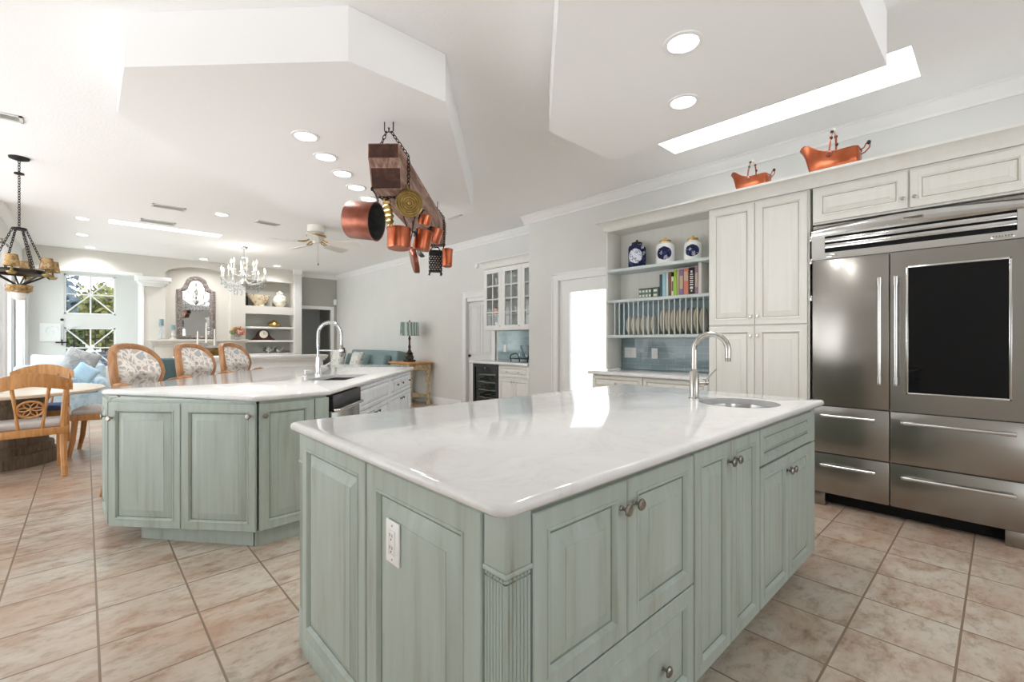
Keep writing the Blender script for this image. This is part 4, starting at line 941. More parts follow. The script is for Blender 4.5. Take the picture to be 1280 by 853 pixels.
# copper coal-scuttle pitchers on top of the cabinets
def scuttle(loc, rz, s, label):
    t = thing('copper_pitcher', label, 'pitcher', loc, rz, 'copper pitchers on top of the cabinets'); t.scale = (s, s, s * 1.18)
    # sections along x from the raised spout (left) to the round back
    S_ = [(-0.222, 0.190, 0.198, 0.018), (-0.208, 0.172, 0.209, 0.036), (-0.192, 0.142, 0.213, 0.050), (-0.176, 0.098, 0.211, 0.062), (-0.164, 0.050, 0.207, 0.070), (-0.150, 0.018, 0.200, 0.077), (-0.124, 0.003, 0.183, 0.086), (-0.085, 0.0, 0.156, 0.094), (-0.035, 0.0, 0.134, 0.099), (0.03, 0.0, 0.122, 0.100), (0.09, 0.0, 0.124, 0.095), (0.135, 0.0, 0.128, 0.085), (0.155, 0.006, 0.128, 0.074), (0.162, 0.02, 0.126, 0.066)]
    secs = []
    for x, z0, z1, w_ in S_:
        loop = []
        for k in range(18):
            a = math.pi * (1 + k / 17.0); yv = w_ * math.cos(a); zz = z1 + (z1 - z0) * math.sin(a) if True else 0
            zz = max(z0, z1 + (z1 - z0) * 1.0 * math.copysign(abs(math.sin(a)) ** 0.55, math.sin(a)))
            loop.append((x, yv, zz))
        loop += [(x, w_ * 0.9, z1 - 0.004), (x, 0, z1 - 0.012), (x, -w_ * 0.9, z1 - 0.004)]
        secs.append(loop)
    bm = B(); loft(bm, secs); obj('body', bm, 'copper', t, smooth=60)
    bm = B()
    rim = [(x, w_ * 1.0, z1) for x, z0, z1, w_ in S_] + [(x, -w_, z1) for x, z0, z1, w_ in S_[::-1]]
    tube(bm, rim, 0.004, 6, True); obj('rim', bm, 'copper_aged', t)
    bm = B(); pts = []
    for k in range(13):
        a = math.pi * k / 12; pts.append((-0.01 + 0.012 * math.sin(a), 0.100 * math.cos(a), 0.13 + 0.155 * math.sin(a)))
    tube(bm, pts, 0.007, 8)
    for sgn in (1, -1): lathe(bm, [(0, 0), (0.02, 0.003), (0.022, 0.01), (0.012, 0.02), (0, 0.022)], 10, TR(-0.01, sgn * 0.096, 0.11, rx=R(-90) * sgn))
    hd = obj('swing_handle', bm, 'copper_aged', t)
    bm = B(); tube(bm, [(0.002, 0.042, 0.272), (0.003, 0.0, 0.286), (0.002, -0.042, 0.272)], [0.010, 0.013, 0.010], 10); obj('grip', bm, 'ivory_grip', hd)
    bm = B()
    for yv, zz in ((0.06, 0.26), (-0.06, 0.26), (0.085, 0.215), (-0.085, 0.215)): ball(bm, (0.0, yv, zz), 0.012, 8, 6)
    obj('grip_bead', bm, 'black_plastic', hd)
    bm = B(); tube(bm, [(0.165, 0, 0.118), (0.185, 0, 0.125), (0.196, 0, 0.145), (0.208, 0, 0.155), (0.222, 0, 0.15), (0.218, 0, 0.12), (0.19, 0, 0.095), (0.166, 0, 0.09)], 0.005, 8); rh = obj('rear_handle', bm, 'copper_aged', t)
    bm = B(); ball(bm, (0.214, 0, 0.152), 0.014, 10, 6); obj('knob', bm, 'black_plastic', rh)
scuttle((4.21, 0.885, CZ - 0.002), FACE_X, 1.0, 'larger copper scuttle pitcher with arched handle above the refrigerator')
scuttle((4.21, 1.47, CZ - 0.002), FACE_X + R(-4), 0.80, 'smaller copper scuttle pitcher with arched handle above the pantry')
# ------------------------------------------------------------------ recessed lights, vents
def can_light(x, y, z, label, group, spot=True, r=0.075):
    t = thing('recessed_light', label, 'ceiling light', (x, y, z), 0, group)
    bm = B(); lathe(bm, [(r, -0.0005), (r + 0.022, -0.0005), (r + 0.020, -0.006), (r, -0.009), (r - 0.004, -0.004)], 28); obj('trim_ring', bm, 'white_plastic', t)
    bm = B(); lathe(bm, [(0, -0.003), (r - 0.003, -0.003), (r - 0.003, -0.001), (0, -0.001)], 28); obj('lens', bm, 'can_light', t)
    if spot or z > 3:
        d = bpy.data.lights.new('bulb', 'SPOT'); d.energy = LAMP_SPOT * (1.5 if z > 3 else 1.0); d.spot_size = R(150); d.spot_blend = 0.9; d.shadow_soft_size = 0.06; d.color = (1, 0.985, 0.97)
        o = bpy.data.objects.new('bulb', d); COL.objects.link(o); o.parent = t; o.location = (0, 0, -0.03)
    return t
ordn = ['nearest', 'second', 'third', 'fourth', 'farthest']
for k, (x, y) in enumerate([(1.178, 3.475), (1.43, 3.756), (1.683, 4.03), (1.934, 4.30), (2.18, 4.56)]):
    can_light(x, y, 2.75, 'recessed light in the octagonal soffit, %s of the row of five' % ordn[k], 'lights in the far soffit', k % 2 == 0)
can_light(2.195, 1.094, 2.75, 'recessed light in the near soffit, larger one by the top edge', 'lights in the near soffit'); can_light(2.738, 1.364, 2.75, 'recessed light in the near soffit, lower one closer to the shelves', 'lights in the near soffit')
for x, y, lab in [(1.415, 7.562, 'recessed light right of the far skylight strip'), (-0.031, 9.2, 'recessed light left of the far skylight strip, nearer of the pair'), (-0.036, 10.6, 'recessed light left of the far skylight strip, farther of the pair'),
                  (0.073, 11.95, 'recessed light above the window wall header'), (1.90, 11.95, 'recessed light above the arched mirror niche'), (3.357, 11.85, 'recessed light above the built-in shelves')]:
    can_light(x, y, CEIL, lab, 'living room recessed lights')
def vent(x, y, w_, d_, rz, label):
    t = thing('air_vent', label, 'vent', (x, y, CEIL), rz, 'ceiling air vents')
    bm = B()
    for q in ((-w_ / 2, w_ / 2, -d_ / 2, -d_ / 2 + 0.02), (-w_ / 2, w_ / 2, d_ / 2 - 0.02, d_ / 2), (-w_ / 2, -w_ / 2 + 0.02, -d_ / 2, d_ / 2), (w_ / 2 - 0.02, w_ / 2, -d_ / 2, d_ / 2)): box(bm, q[0], q[1], q[2], q[3], -0.010, -0.0005)
    obj('frame', bm, 'wall', t, smooth=0)
    bm = B(); n_ = int(d_ / 0.025)
    for k in range(1, n_): box(bm, -w_ / 2 + 0.02, w_ / 2 - 0.02, -0.006, 0.006, -0.001, 0.001, mx=TR(0, -d_ / 2 + k * d_ / n_, -0.006, rx=R(35)))
    obj('louvres', bm, 'wall', t, smooth=0)
    obj('duct', box(B(), -w_ / 2 + 0.015, w_ / 2 - 0.015, -d_ / 2 + 0.015, d_ / 2 - 0.015, -0.0025, -0.0008), 'wall_grey', t, smooth=0)
vent(0.82, 7.64, 0.36, 0.18, 0, 'grey ceiling vent in front of the far skylight strip, nearer one'); vent(0.80, 8.70, 0.42, 0.22, 0, 'grey ceiling vent touching the edge of the far skylight strip')
vent(2.03, 7.65, 0.32, 0.16, R(10), 'small ceiling vent behind the octagonal soffit'); vent(-0.52, 5.43, 0.30, 0.15, 0, 'ceiling vent at the left edge above the dining nook'); vent(3.86, 5.40, 0.30, 0.15, R(90), 'ceiling vent behind the hanging pot rack')
# ------------------------------------------------------------------ hanging pot rack
a0 = Vector((1.43, 2.77)); a1 = Vector((2.83, 4.25)); ua = (a1 - a0); LA = ua.length; ra = math.atan2(ua.y, ua.x); ua.normalize()
ZT, ZB, HWB = 2.55, 2.268, 0.104
K = thing('pot_rack', 'old wooden beam pot rack hung by iron chains from the soffit', 'pot rack', (a0.x, a0.y, 0), ra)
bm = B()
prof = [(0.0, ZT), (0.0, ZT - 0.105), (0.02, ZT - 0.125), (0.045, ZT - 0.14), (0.075, ZB), (LA - 0.08, ZB), (LA - 0.05, ZB + 0.13), (LA, ZB + 0.16), (LA, ZT)]
n_ = 18; rows = []
# beam with worn, slightly wavy sides, end faces darker
va = [[bm.verts.new((x, -HWB, z)) for x, z in prof], [bm.verts.new((x, HWB, z)) for x, z in prof]]
for i in range(len(prof)):
    j = (i + 1) % len(prof); f = bm.faces.new((va[0][i], va[0][j], va[1][j], va[1][i])); f.material_index = 1 if i in (0, 3, 5, 7) else 0
bm.faces.new(va[0]); bm.faces.new(va[1][::-1])
bmesh.ops.bevel(bm, geom=bm.edges[:], offset=0.008, segments=2, affect='EDGES', profile=0.5)
obj('beam', bm, ['old_beam', 'beam_end'], K, smooth=30)
def chain_loop(s, hs, tag_):
    """two screw hooks in the soffit, chain down one side, under the beam and up the other"""
    for sg in (1, -1):
        hx, hy = hs, sg * 0.030
        bm = B(); pts = [(hx, hy, 2.7495), (hx, hy, 2.705)]
        for k in range(9): a = R(-90 + 30 * k); pts.append((hx, hy + sg * 0.016 * 0 + sg * (-0.016 + 0.016 * math.cos(R(30 * k))), 2.695 - 0.018 * math.sin(R(30 * k))))
        tube(bm, pts, 0.0038, 6); obj('hook', bm, 'iron', K)
        bm = B(); p0 = Vector((hx, hy - sg * 0.014, 2.683)); p1 = Vector((s, sg * (HWB + 0.010), ZT)); p2 = Vector((s, sg * (HWB + 0.010), ZB + 0.0))
        links(bm, p0, p1, 7, 0.010, 0.0034); links(bm, p1, p2, 11, 0.010, 0.0034)
        obj('chain', bm, 'iron', K)
    bm = B(); links(bm, (s, HWB + 0.008, ZB - 0.006), (s, -HWB - 0.008, ZB - 0.006), 9, 0.010, 0.0034); obj('chain', bm, 'iron', K)
chain_loop(0.22, 0.13, 0); chain_loop(LA - 0.22, LA - 0.12, 1)
def at_rack(s, off, z): v = a0 + ua * s + Vector((ua.y, -ua.x)) * off; return Vector((v.x, v.y, z))
def orient(mx_axis, up=(0, 0, 1)):
    """matrix whose local z points along mx_axis"""
    z = Vector(mx_axis).normalized(); x = Vector(up).cross(z); x = x.normalized() if x.length > 1e-4 else Vector((1, 0, 0)); y = z.cross(x)
    return Matrix((x, y, z)).transposed().to_4x4()
def s_hook(parent, p, q, r=0.004):
    """iron hook between a point on the beam and the thing's handle eye, in world coordinates minus parent.location"""
    o_ = Vector(parent.location); p, q = Vector(p) - o_, Vector(q) - o_; d = p - q
    bm = B(); sd = d.orthogonal().normalized() * 0.012
    tube(bm, [p + Vector((0, 0, 0.004)), p.lerp(q, 0.25) + sd, p.lerp(q, 0.5), p.lerp(q, 0.8) - sd, q, q + sd * 0.8], r, 6); return obj('hook', bm, 'iron', parent)
def pot(name, label, c, axis, r, d, outer, handle_to, cat='pot', flare=1.0, hlen=0.2, grp='copper pots on the hanging rack'):
    """an open pot: axis points out of its mouth; a long iron handle runs from the rim to handle_to"""
    t = thing(name, label, cat, tuple(c), 0, grp); Mx = orient(axis)
    bm = B(); lathe(bm, [(0, -d / 2), (r * 0.93, -d / 2), (r * 0.99, -d / 2 + 0.012), (r * flare, d / 2), (r * flare + 0.004, d / 2), (r * flare + 0.004, d / 2 + 0.003), (r * flare - 0.004, d / 2 + 0.003)], 32, Mx); obj('body', bm, outer, t, smooth=40)
    bm = B(); lathe(bm, [(r * flare - 0.004, d / 2 + 0.003), (r * 0.96, -d / 2 + 0.02), (r * 0.9, -d / 2 + 0.008), (0, -d / 2 + 0.006)], 32, Mx); obj('lining', bm, 'tinned', t, smooth=40)
    ax = Vector(axis).normalized(); h = Vector(handle_to) - Vector(c); rad = (h - ax * h.dot(ax)).normalized()
    p0 = ax * (d / 2 - 0.03) + rad * (r * flare + 0.001); p1 = p0 + rad * 0.03 + ax * 0.002
    bm = B(); tube(bm, [p0 - rad * 0.004, p1, p1.lerp(h, 0.45) + ax * 0.008, h], [0.012, 0.008, 0.006, 0.007], 8, flat=0.7)
    lathe(bm, [(0.004, -0.004), (0.014, -0.004), (0.014, 0.004), (0.004, 0.004)], 12, Matrix.Translation(h) @ orient(ax)); 
    box(bm, -0.022, 0.022, -0.03, 0.03, -0.003, 0.003, 0.002, mx=Matrix.Translation(p0) @ orient(rad, ax)); obj('handle', bm, 'iron', t, smooth=40)
    return t
rt = Vector((0.731, -0.682, 0)); vw = Vector((0.682, 0.731, 0))
def wp(px, py, k): return Vector((vw.x * k + (px - 640) / 572 * k * rt.x, vw.y * k + (px - 640) / 572 * k * rt.y, 1.25 + (426.5 - py) / 572 * k))
pot('saucepan', 'large copper saucepan hanging sideways at the near end of the beam', wp(454, 276, 3.0), rt * 0.96 - vw * 0.16 + Vector((0, 0, -0.12)), 0.122, 0.185, 'copper_aged', wp(465, 236.5, 3.06))
pot('saucepan', 'copper saucepan with upright iron handles hanging under the middle of the beam', wp(498.5, 299, 3.42), Vector((0.05, 0.05, 1)), 0.087, 0.147, 'copper_hammered', wp(501, 260.5, 3.45))
pot('saucepan', 'copper saucepan right of the upright one, its iron handle hanging in front', wp(528, 301, 3.56), Vector((0.12, -0.12, 1.0)), 0.068, 0.15, 'copper_hammered', wp(519, 268, 3.50))
pot('saucepan', 'small copper saucepan tucked close under the beam above the others', wp(531, 276, 3.50), Vector((0.15, -0.2, 0.95)), 0.044, 0.076, 'copper', wp(529, 263, 3.52))
pot('saucepan', 'medium copper saucepan near the far end of the beam', wp(543, 295, 4.03), Vector((0.2, -0.2, 0.95)), 0.060, 0.125, 'copper_hammered', wp(541, 284, 4.00))
pot('measuring_cup', 'small tilted copper cup hanging from the far tip of the beam', wp(559, 323, 4.60), Vector((0.1, 0.1, 1.0)), 0.050, 0.17, 'copper', wp(555, 306, 4.66), 'cup', flare=1.05)
pot('skillet', 'thin copper skillet hanging edge-on below the saucepans', wp(517.5, 326, 3.85), rt * 0.95 + vw * 0.30 + Vector((0, 0, 0.22)), 0.108, 0.035, 'copper_aged', wp(516, 279, 3.82), 'skillet')
# small dark ladle bowl
t = thing('ladle', 'dark tinned ladle bowl hanging below the right copper saucepan', 'ladle', tuple(wp(526, 317, 4.05)), 0); c0 = Vector(t.location)
bm = B(); lathe(bm, [(0, -0.03), (0.025, -0.024), (0.04, -0.004), (0.042, 0.01), (0.038, 0.01), (0.022, -0.016), (0, -0.022)], 20, orient((0.5, -0.5, 0.6))); obj('bowl', bm, 'tinned', t)
h = wp(524, 284.5, 4.02) - c0; bm = B(); tube(bm, [Vector((-0.02, 0.02, 0.035)), Vector((-0.025, 0.025, 0.09)), h], 0.005, 6); obj('handle', bm, 'iron', t)
# brass round mould and brass leaf mould
t = thing('brass_mould', 'round brass mould with concentric rings hanging at the front of the beam', 'mould', tuple(wp(511.5, 254.5, 3.1)), 0, 'brass moulds on the rack')
bm = B(); pr = [(0, 0.016)]
for k in range(1, 12): pr.append((0.0078 * k, 0.012 + (0.006 if k % 2 else 0.0)))
pr += [(0.09, 0.008), (0.094, -0.006), (0.090, -0.012), (0, -0.012)]
Mx = orient(-vw * 0.9 + rt * 0.1 + Vector((0, 0, -0.34))); lathe(bm, pr, 36, Mx); obj('disc', bm, 'brass', t, smooth=25)
h = wp(508, 231, 3.16) - Vector(t.location); bm = B(); tube(bm, [Vector((0, 0, 0.085)), h * 0.75 + Vector((0.005, 0, 0)), h], 0.009, 6); obj('handle', bm, 'brass', t)
t = thing('brass_mould', 'long brass leaf-shaped mould hanging edge-on left of the round mould', 'mould', tuple(wp(482, 265, 3.25)), 0, 'brass moulds on the rack')
bm = B(); secs = []
for k in range(13):
    u_ = k / 12; w_ = 0.048 * math.sin(math.pi * (0.05 + 0.9 * u_)) ** 0.7 * (1 + 0.16 * (-1) ** k); z = 0.105 - 0.21 * u_; d_ = 0.018 * (1 + 0.3 * (-1) ** k)
    q = rt * (0.035 * u_); ax_ = (rt * 0.45 - vw * 0.35); nm = Vector((ax_.y, -ax_.x, 0)).normalized()
    ax_.normalize(); secs.append([tuple(q + ax_ * w_ * math.cos(2 * math.pi * j / 10) + nm * d_ * math.sin(2 * math.pi * j / 10) + Vector((0, 0, z))) for j in range(10)])
loft(bm, secs); obj('leaf', bm, 'brass', t, smooth=20)
h = wp(480, 236, 3.22) - Vector(t.location); bm = B(); tube(bm, [Vector((0, 0, 0.10)), h], 0.003, 6); obj('wire', bm, 'iron', t)
# dark pierced grater box with little feet
t = thing('grater', 'dark pierced metal grater box hanging at the far end of the beam', 'grater', tuple(wp(544, 327, 4.7)), R(-30))
bm = B(); hw, hh = 0.066, 0.11
box(bm, -hw, hw, -0.045, 0.045, -hh, hh, 0.006)
obj('body', bm, 'iron', t)
bm = B()
for j in range(7):
    for i in range(5):
        x_ = -0.052 + i * 0.026 + (0.013 if j % 2 else 0) - 0.006; z_ = -0.09 + j * 0.022
        for sg in (-1, 1): lathe(bm, [(0.0035, 0), (0.0085, 0.0), (0.0065, 0.006), (0.0035, 0.005)], 7, TR(x_, sg * 0.0452, z_, rx=R(90) * (1 if sg < 0 else -1)))
        for sg in (-1, 1):
            if i < 3: lathe(bm, [(0.0035, 0), (0.0085, 0.0), (0.0065, 0.006), (0.0035, 0.005)], 7, TR(sg * 0.0662, -0.026 + i * 0.026, z_, ry=R(90) * sg))
ht_ = obj('teeth', bm, 'steel_trim', t); ht_['kind'] = 'stuff'
for sx_ in (-1, 1):
    for sy_ in (-1, 1): bm = B(); tube(bm, [(sx_ * 0.055, sy_ * 0.036, -hh), (sx_ * 0.062, sy_ * 0.04, -hh - 0.03)], [0.008, 0.011], 6); obj('foot', bm, 'iron', t)
bm = B(); tube(bm, [(-0.05, 0, hh), (-0.03, 0, hh + 0.035), (0.03, 0, hh + 0.035), (0.05, 0, hh)], 0.006, 6); h = wp(543, 303, 4.68) - Vector(t.location); h.rotate(Matrix.Rotation(R(30), 4, 'Z')); tube(bm, [(0, 0, hh + 0.035), h], 0.004, 6); obj('handle', bm, 'iron', t)
# ------------------------------------------------------------------ iron chandelier over the breakfast table
CX, CY = -0.474, 6.576
t = thing('iron_chandelier', 'black iron ring chandelier with stained glass shades over the breakfast table', 'chandelier', (CX, CY, 0)); t.scale = (0.72, 0.72, 1)
bm = B(); lathe(bm, [(0, CEIL - 0.035), (0.03, CEIL - 0.033), (0.10, CEIL - 0.016), (0.105, CEIL - 0.001), (0, CEIL - 0.001)], 24); lathe(bm, [(0, 2.90), (0.05, 2.898), (0.052, 2.885), (0, 2.88)], 16); obj('canopy', bm, 'iron', t)
bm = B(); links(bm, (0, 0, CEIL - 0.033), (0, 0, 2.362), 26, 0.013, 0.0045); obj('chain', bm, 'iron', t)
bm = B(); lathe(bm, [(0, 2.362), (0.075, 2.358), (0.078, 2.34), (0, 2.335)], 20); obj('hub', bm, 'iron', t)
RR = 0.265
bm = B(); tube(bm, [(RR * math.cos(2 * math.pi * k / 36), RR * math.sin(2 * math.pi * k / 36), 1.925) for k in range(36)], 0.022, 8, True)
for k in range(6):
    a = 2 * math.pi * k / 6 + 0.4; tube(bm, [(0.03 * math.cos(a), 0.03 * math.sin(a), 1.80), (RR * math.cos(a), RR * math.sin(a), 1.905)], 0.010, 6)
    tube(bm, [(RR * math.cos(a), RR * math.sin(a), 1.915), (0.31 * math.cos(a), 0.31 * math.sin(a), 1.885), (0.345 * math.cos(a), 0.345 * math.sin(a), 1.90)], 0.010, 6)
obj('ring', bm, 'dark_bronze', t)
for k in range(6):
    a = 2 * math.pi * k / 6 + 0.1; bm = B(); links(bm, (0.065 * math.cos(a), 0.065 * math.sin(a), 2.345), (RR * math.cos(a), RR * math.sin(a), 1.945), 16, 0.012, 0.004); obj('support_chain', bm, 'iron', t)
for k in range(6):
    a = 2 * math.pi * k / 6 + 0.4; x_, y_ = 0.345 * math.cos(a), 0.345 * math.sin(a)
    bm = B(); lathe(bm, [(0.0, 1.88), (0.03, 1.882), (0.05, 1.895), (0.052, 1.905), (0.02, 1.91), (0.012, 1.93), (0.012, 1.975), (0, 1.975)], 14, TR(x_, y_, 0)); cp = obj('candle_cup', bm, 'brass', t)
    bm = B(); lathe(bm, [(0.078, 1.955), (0.080, 1.958), (0.058, 2.065), (0.055, 2.065), (0.075, 1.958)], 20, TR(x_, y_, 0)); obj('shade', bm, 'tiffany', cp)
bm = B(); lathe(bm, [(0.10, 1.80), (0.135, 1.795), (0.125, 1.745), (0.09, 1.73), (0.0, 1.725), (0, 1.72), (0.095, 1.724), (0.135, 1.745)], 24); obj('bottom_shade', bm, 'tiffany', t)
bm = B(); lathe(bm, [(0.0, 1.722), (0.085, 1.722), (0.075, 1.68), (0.045, 1.655), (0, 1.65)], 20); obj('bottom_bowl', bm, 'white_ceramic', t)
# ------------------------------------------------------------------ crystal chandelier
t = thing('crystal_chandelier', 'lit crystal chandelier hanging before the fireplace', 'chandelier', (2.223, 9.908, 0))
bm = B(); lathe(bm, [(0, CEIL - 0.06), (0.02, CEIL - 0.055), (0.06, CEIL - 0.02), (0.065, CEIL - 0.001), (0, CEIL - 0.001)], 18); links(bm, (0, 0, CEIL - 0.055), (0, 0, 2.86), 7, 0.012, 0.004); obj('canopy', bm, 'silver', t)
bm = B(); lathe(bm, [(0, 2.87), (0.06, 2.86), (0.07, 2.845), (0.02, 2.83), (0.016, 2.70), (0.045, 2.66), (0.05, 2.58), (0.02, 2.52), (0.03, 2.44), (0.07, 2.40), (0.06, 2.34), (0.02, 2.30), (0, 2.27)], 16); obj('stem', bm, 'silver', t)
bulbs = []
random.seed(3)
drops = B(); ndrop = 0
for tier, (n_, rr, z) in enumerate(((10, 0.37, 2.44), (6, 0.22, 2.60))):
    for k in range(n_):
        a = 2 * math.pi * (k + 0.5 * tier) / n_; ca, sa = math.cos(a), math.sin(a)
        bm = B(); tube(bm, [(0.03 * ca, 0.03 * sa, z - 0.03), (rr * 0.4 * ca, rr * 0.4 * sa, z - 0.10), (rr * 0.8 * ca, rr * 0.8 * sa, z - 0.07), (rr * ca, rr * sa, z)], 0.007, 6)
        lathe(bm, [(0, -0.01), (0.035, 0.0), (0.04, 0.012), (0.012, 0.012), (0.011, 0.13), (0, 0.13)], 10, TR(rr * ca, rr * sa, z)); arm = obj('arm', bm, 'white_ceramic', t)
        bm = B(); lathe(bm, [(0, 0.13), (0.013, 0.145), (0.015, 0.16), (0.006, 0.20), (0, 0.215)], 8, TR(rr * ca, rr * sa, z)); obj('bulb', bm, 'flame_bulb', arm)
for tier, (n_, rr, z0) in enumerate(((26, 0.37, 2.42), (22, 0.31, 2.36), (18, 0.24, 2.30), (12, 0.16, 2.24), (16, 0.22, 2.58))):
    for k in range(n_):
        a = 2 * math.pi * k / n_ + tier * 0.2; ca, sa = math.cos(a) * rr, math.sin(a) * rr; z = z0
        for j in range(3): lathe(drops, [(0, -0.010), (0.009, 0), (0, 0.010)], 5, TR(ca, sa, z - j * 0.022))
        lathe(drops, [(0, -0.055), (0.012, -0.03), (0.014, -0.02), (0, 0.0)], 6, TR(ca, sa, z - 0.066))
o = obj('crystal_drops', drops, 'crystal', t, smooth=0); o['kind'] = 'stuff'
d = bpy.data.lights.new('chandelier_light', 'POINT'); d.energy = 11; d.shadow_soft_size = 0.34; d.color = (1, 0.94, 0.87); o = bpy.data.objects.new('chandelier_light', d); COL.objects.link(o); o.parent = t; o.location = (0, 0, 2.62)
# ------------------------------------------------------------------ ceiling fan
t = thing('ceiling_fan', 'white flush ceiling fan with gilt blade brackets and a pull chain', 'fan', (2.645, 7.33, 0), R(-43))
bm = B(); lathe(bm, [(0, CEIL - 0.001), (0.13, CEIL - 0.001), (0.135, 2.99), (0.125, 2.95), (0.05, 2.94), (0.05, 2.92), (0.125, 2.91), (0.135, 2.87), (0.11, 2.83), (0.06, 2.81), (0.05, 2.78), (0, 2.77)], 26); obj('housing', bm, 'fan_blade', t)
bm = B(); lathe(bm, [(0.126, 2.905), (0.145, 2.90), (0.15, 2.885), (0.135, 2.87)], 26); obj('gilt_band', bm, 'gold', t)
for k in range(5):
    a = 2 * math.pi * k / 5; Mx = Matrix.Rotation(a, 4, 'Z')
    bm = B(); tube(bm, [(0.09, 0, 2.835), (0.15, 0.03, 2.80), (0.22, 0.025, 2.785), (0.26, 0, 2.785), (0.22, -0.025, 2.785), (0.15, -0.03, 2.80), (0.09, 0, 2.835)], 0.010, 6); bmesh.ops.transform(bm, matrix=Mx, verts=bm.verts[:]); br_ = obj('bracket', bm, 'gold', t)
    bm = B(); pl_ = round_poly([(0.20, -0.065), (0.68, -0.09), (0.68, 0.09), (0.20, 0.065)], 0.04, 4); prism(bm, pl_, -0.004, 0.004, mx=Mx @ TR(0, 0, 2.775, rx=R(-13))); obj('blade', bm, 'fan_blade', br_)
bm = B(); tube(bm, [(0.03, 0, 2.775), (0.03, 0, 2.47)], 0.003, 5); lathe(bm, [(0, 0), (0.012, 0.01), (0.009, 0.04), (0, 0.045)], 8, TR(0.03, 0, 2.43)); obj('pull_chain', bm, 'pewter', t)
# ------------------------------------------------------------------ drinks bar
BW = ['bar_white', 'bar_glaze']
BXF = 4.70
c = thing('glass_cabinet', 'white glass-fronted wall cabinet above the drinks bar', 'cabinet', (4.80, 5.825, 0), FACE_X)
W_ = 1.32
bm = B()
for q in ((0, 0.018, 0.02, 0.295, 1.42, 2.42), (W_ - 0.018, W_, 0.02, 0.295, 1.42, 2.42), (0.018, W_ - 0.018, 0.02, 0.295, 1.42, 1.44), (0.018, W_ - 0.018, 0.02, 0.295, 2.40, 2.42), (0.018, W_ - 0.018, 0.28, 0.295, 1.44, 2.40)): box(bm, *q)
obj('body', bm, 'bar_white', c, smooth=0)
for z in (1.68, 1.92, 2.16): obj('inner_shelf', box(B(), 0.019, W_ - 0.019, 0.05, 0.279, z - 0.012, z), 'bar_white', c)
for k, x0 in enumerate((0.0, 0.44, 0.88)):
    w_, h_ = 0.437, 0.99; fr = 0.075
    bm = B()
    for q in ((0, fr, 0, h_), (w_ - fr, w_, 0, h_), (fr, w_ - fr, 0, fr), (fr, w_ - fr, h_ - fr, h_)): box(bm, q[0], q[1], -0.02, 0, q[2], q[3])
    bmesh.ops.remove_doubles(bm, verts=bm.verts[:], dist=1e-5)
    d = obj('glazed_door', bm, 'bar_white', c, (x0, 0.018, 1.425), smooth=0)
    bm = B(); box(bm, w_ / 2 - 0.009, w_ / 2 + 0.009, -0.018, -0.002, fr, h_ - fr)
    for j in (1, 2, 3): z = fr + (h_ - 2 * fr) * j / 4; box(bm, fr, w_ - fr, -0.0175, -0.0025, z - 0.008, z + 0.008)
    obj('muntins', bm, 'bar_white', d, smooth=0); obj('pane', box(B(), fr - 0.004, w_ - fr + 0.004, -0.009, -0.006, fr - 0.004, h_ - fr + 0.004), 'pane_cabinet', d, smooth=0)
    obj('knob', knob_mesh(0.7), 'nickel', d, (w_ - 0.035 if k != 1 else w_ - 0.035, -0.019, 0.06))
bm = B(); CCs = [(d_ * 0.9, h_) for d_, h_ in CC]
loops = []
for (px, py), (ox, oy) in (((4.80, 4.505), (-1, 0)), ((4.80, 5.83), (-1, 1)), ((LW - 0.09, 5.83), (0, 1))): loops.append([(px + ox * d_, py + oy * d_, 2.545 + h_) for d_, h_ in CCs])
loft(bm, loops); box(bm, 4.802, LW - 0.09, 4.505, 5.828, 2.425, 2.54); struct('trim_18', bm, 'bar_white')
bm = B(); box(bm, LW - 0.012, LW - 0.001, 4.49, 5.80, 0.927, 1.418); o = obj('trim_19', bm, 'splash_bar', smooth=0); o['kind'] = 'structure'
# glassware behind the panes
def tumbler(x, y, z, label, m_, r=0.035, h=0.12):
    bm = B(); lathe(bm, [(0, 0), (r * 0.8, 0), (r, h), (r - 0.004, h), (r * 0.76, 0.006), (0, 0.006)], 14); o = obj('drinking_glass', bm, m_, None, (x, y, z)); tag(o, label, 'glass', 'glassware in the bar cabinet')
gy = [5.66, 5.54, 5.20, 5.08, 4.80]
for j, (z, nm) in enumerate(((1.4405, 'bottom'), (1.6805, 'second'), (1.9205, 'third'), (2.1605, 'top'))):
    for k, y_ in enumerate(gy):
        tumbler(4.95, y_, z, 'drinking glass on the %s shelf of the bar cabinet, %s from the left' % (nm, ordn[k].replace('nearest', 'first').replace('farthest', 'fifth')), 'pane_cabinet' if (j + k) % 3 else 'white_ceramic')
bm = B(); lathe(bm, [(0, 0), (0.045, 0), (0.055, 0.06), (0.045, 0.10), (0.03, 0.11), (0, 0.11)], 14); o = obj('red_jar', bm, 'copper', None, (4.93, 5.60, 1.9205)); o.location = (4.88, 5.60, 1.6805); tag(o, 'small red jar inside the left door of the bar cabinet', 'jar')
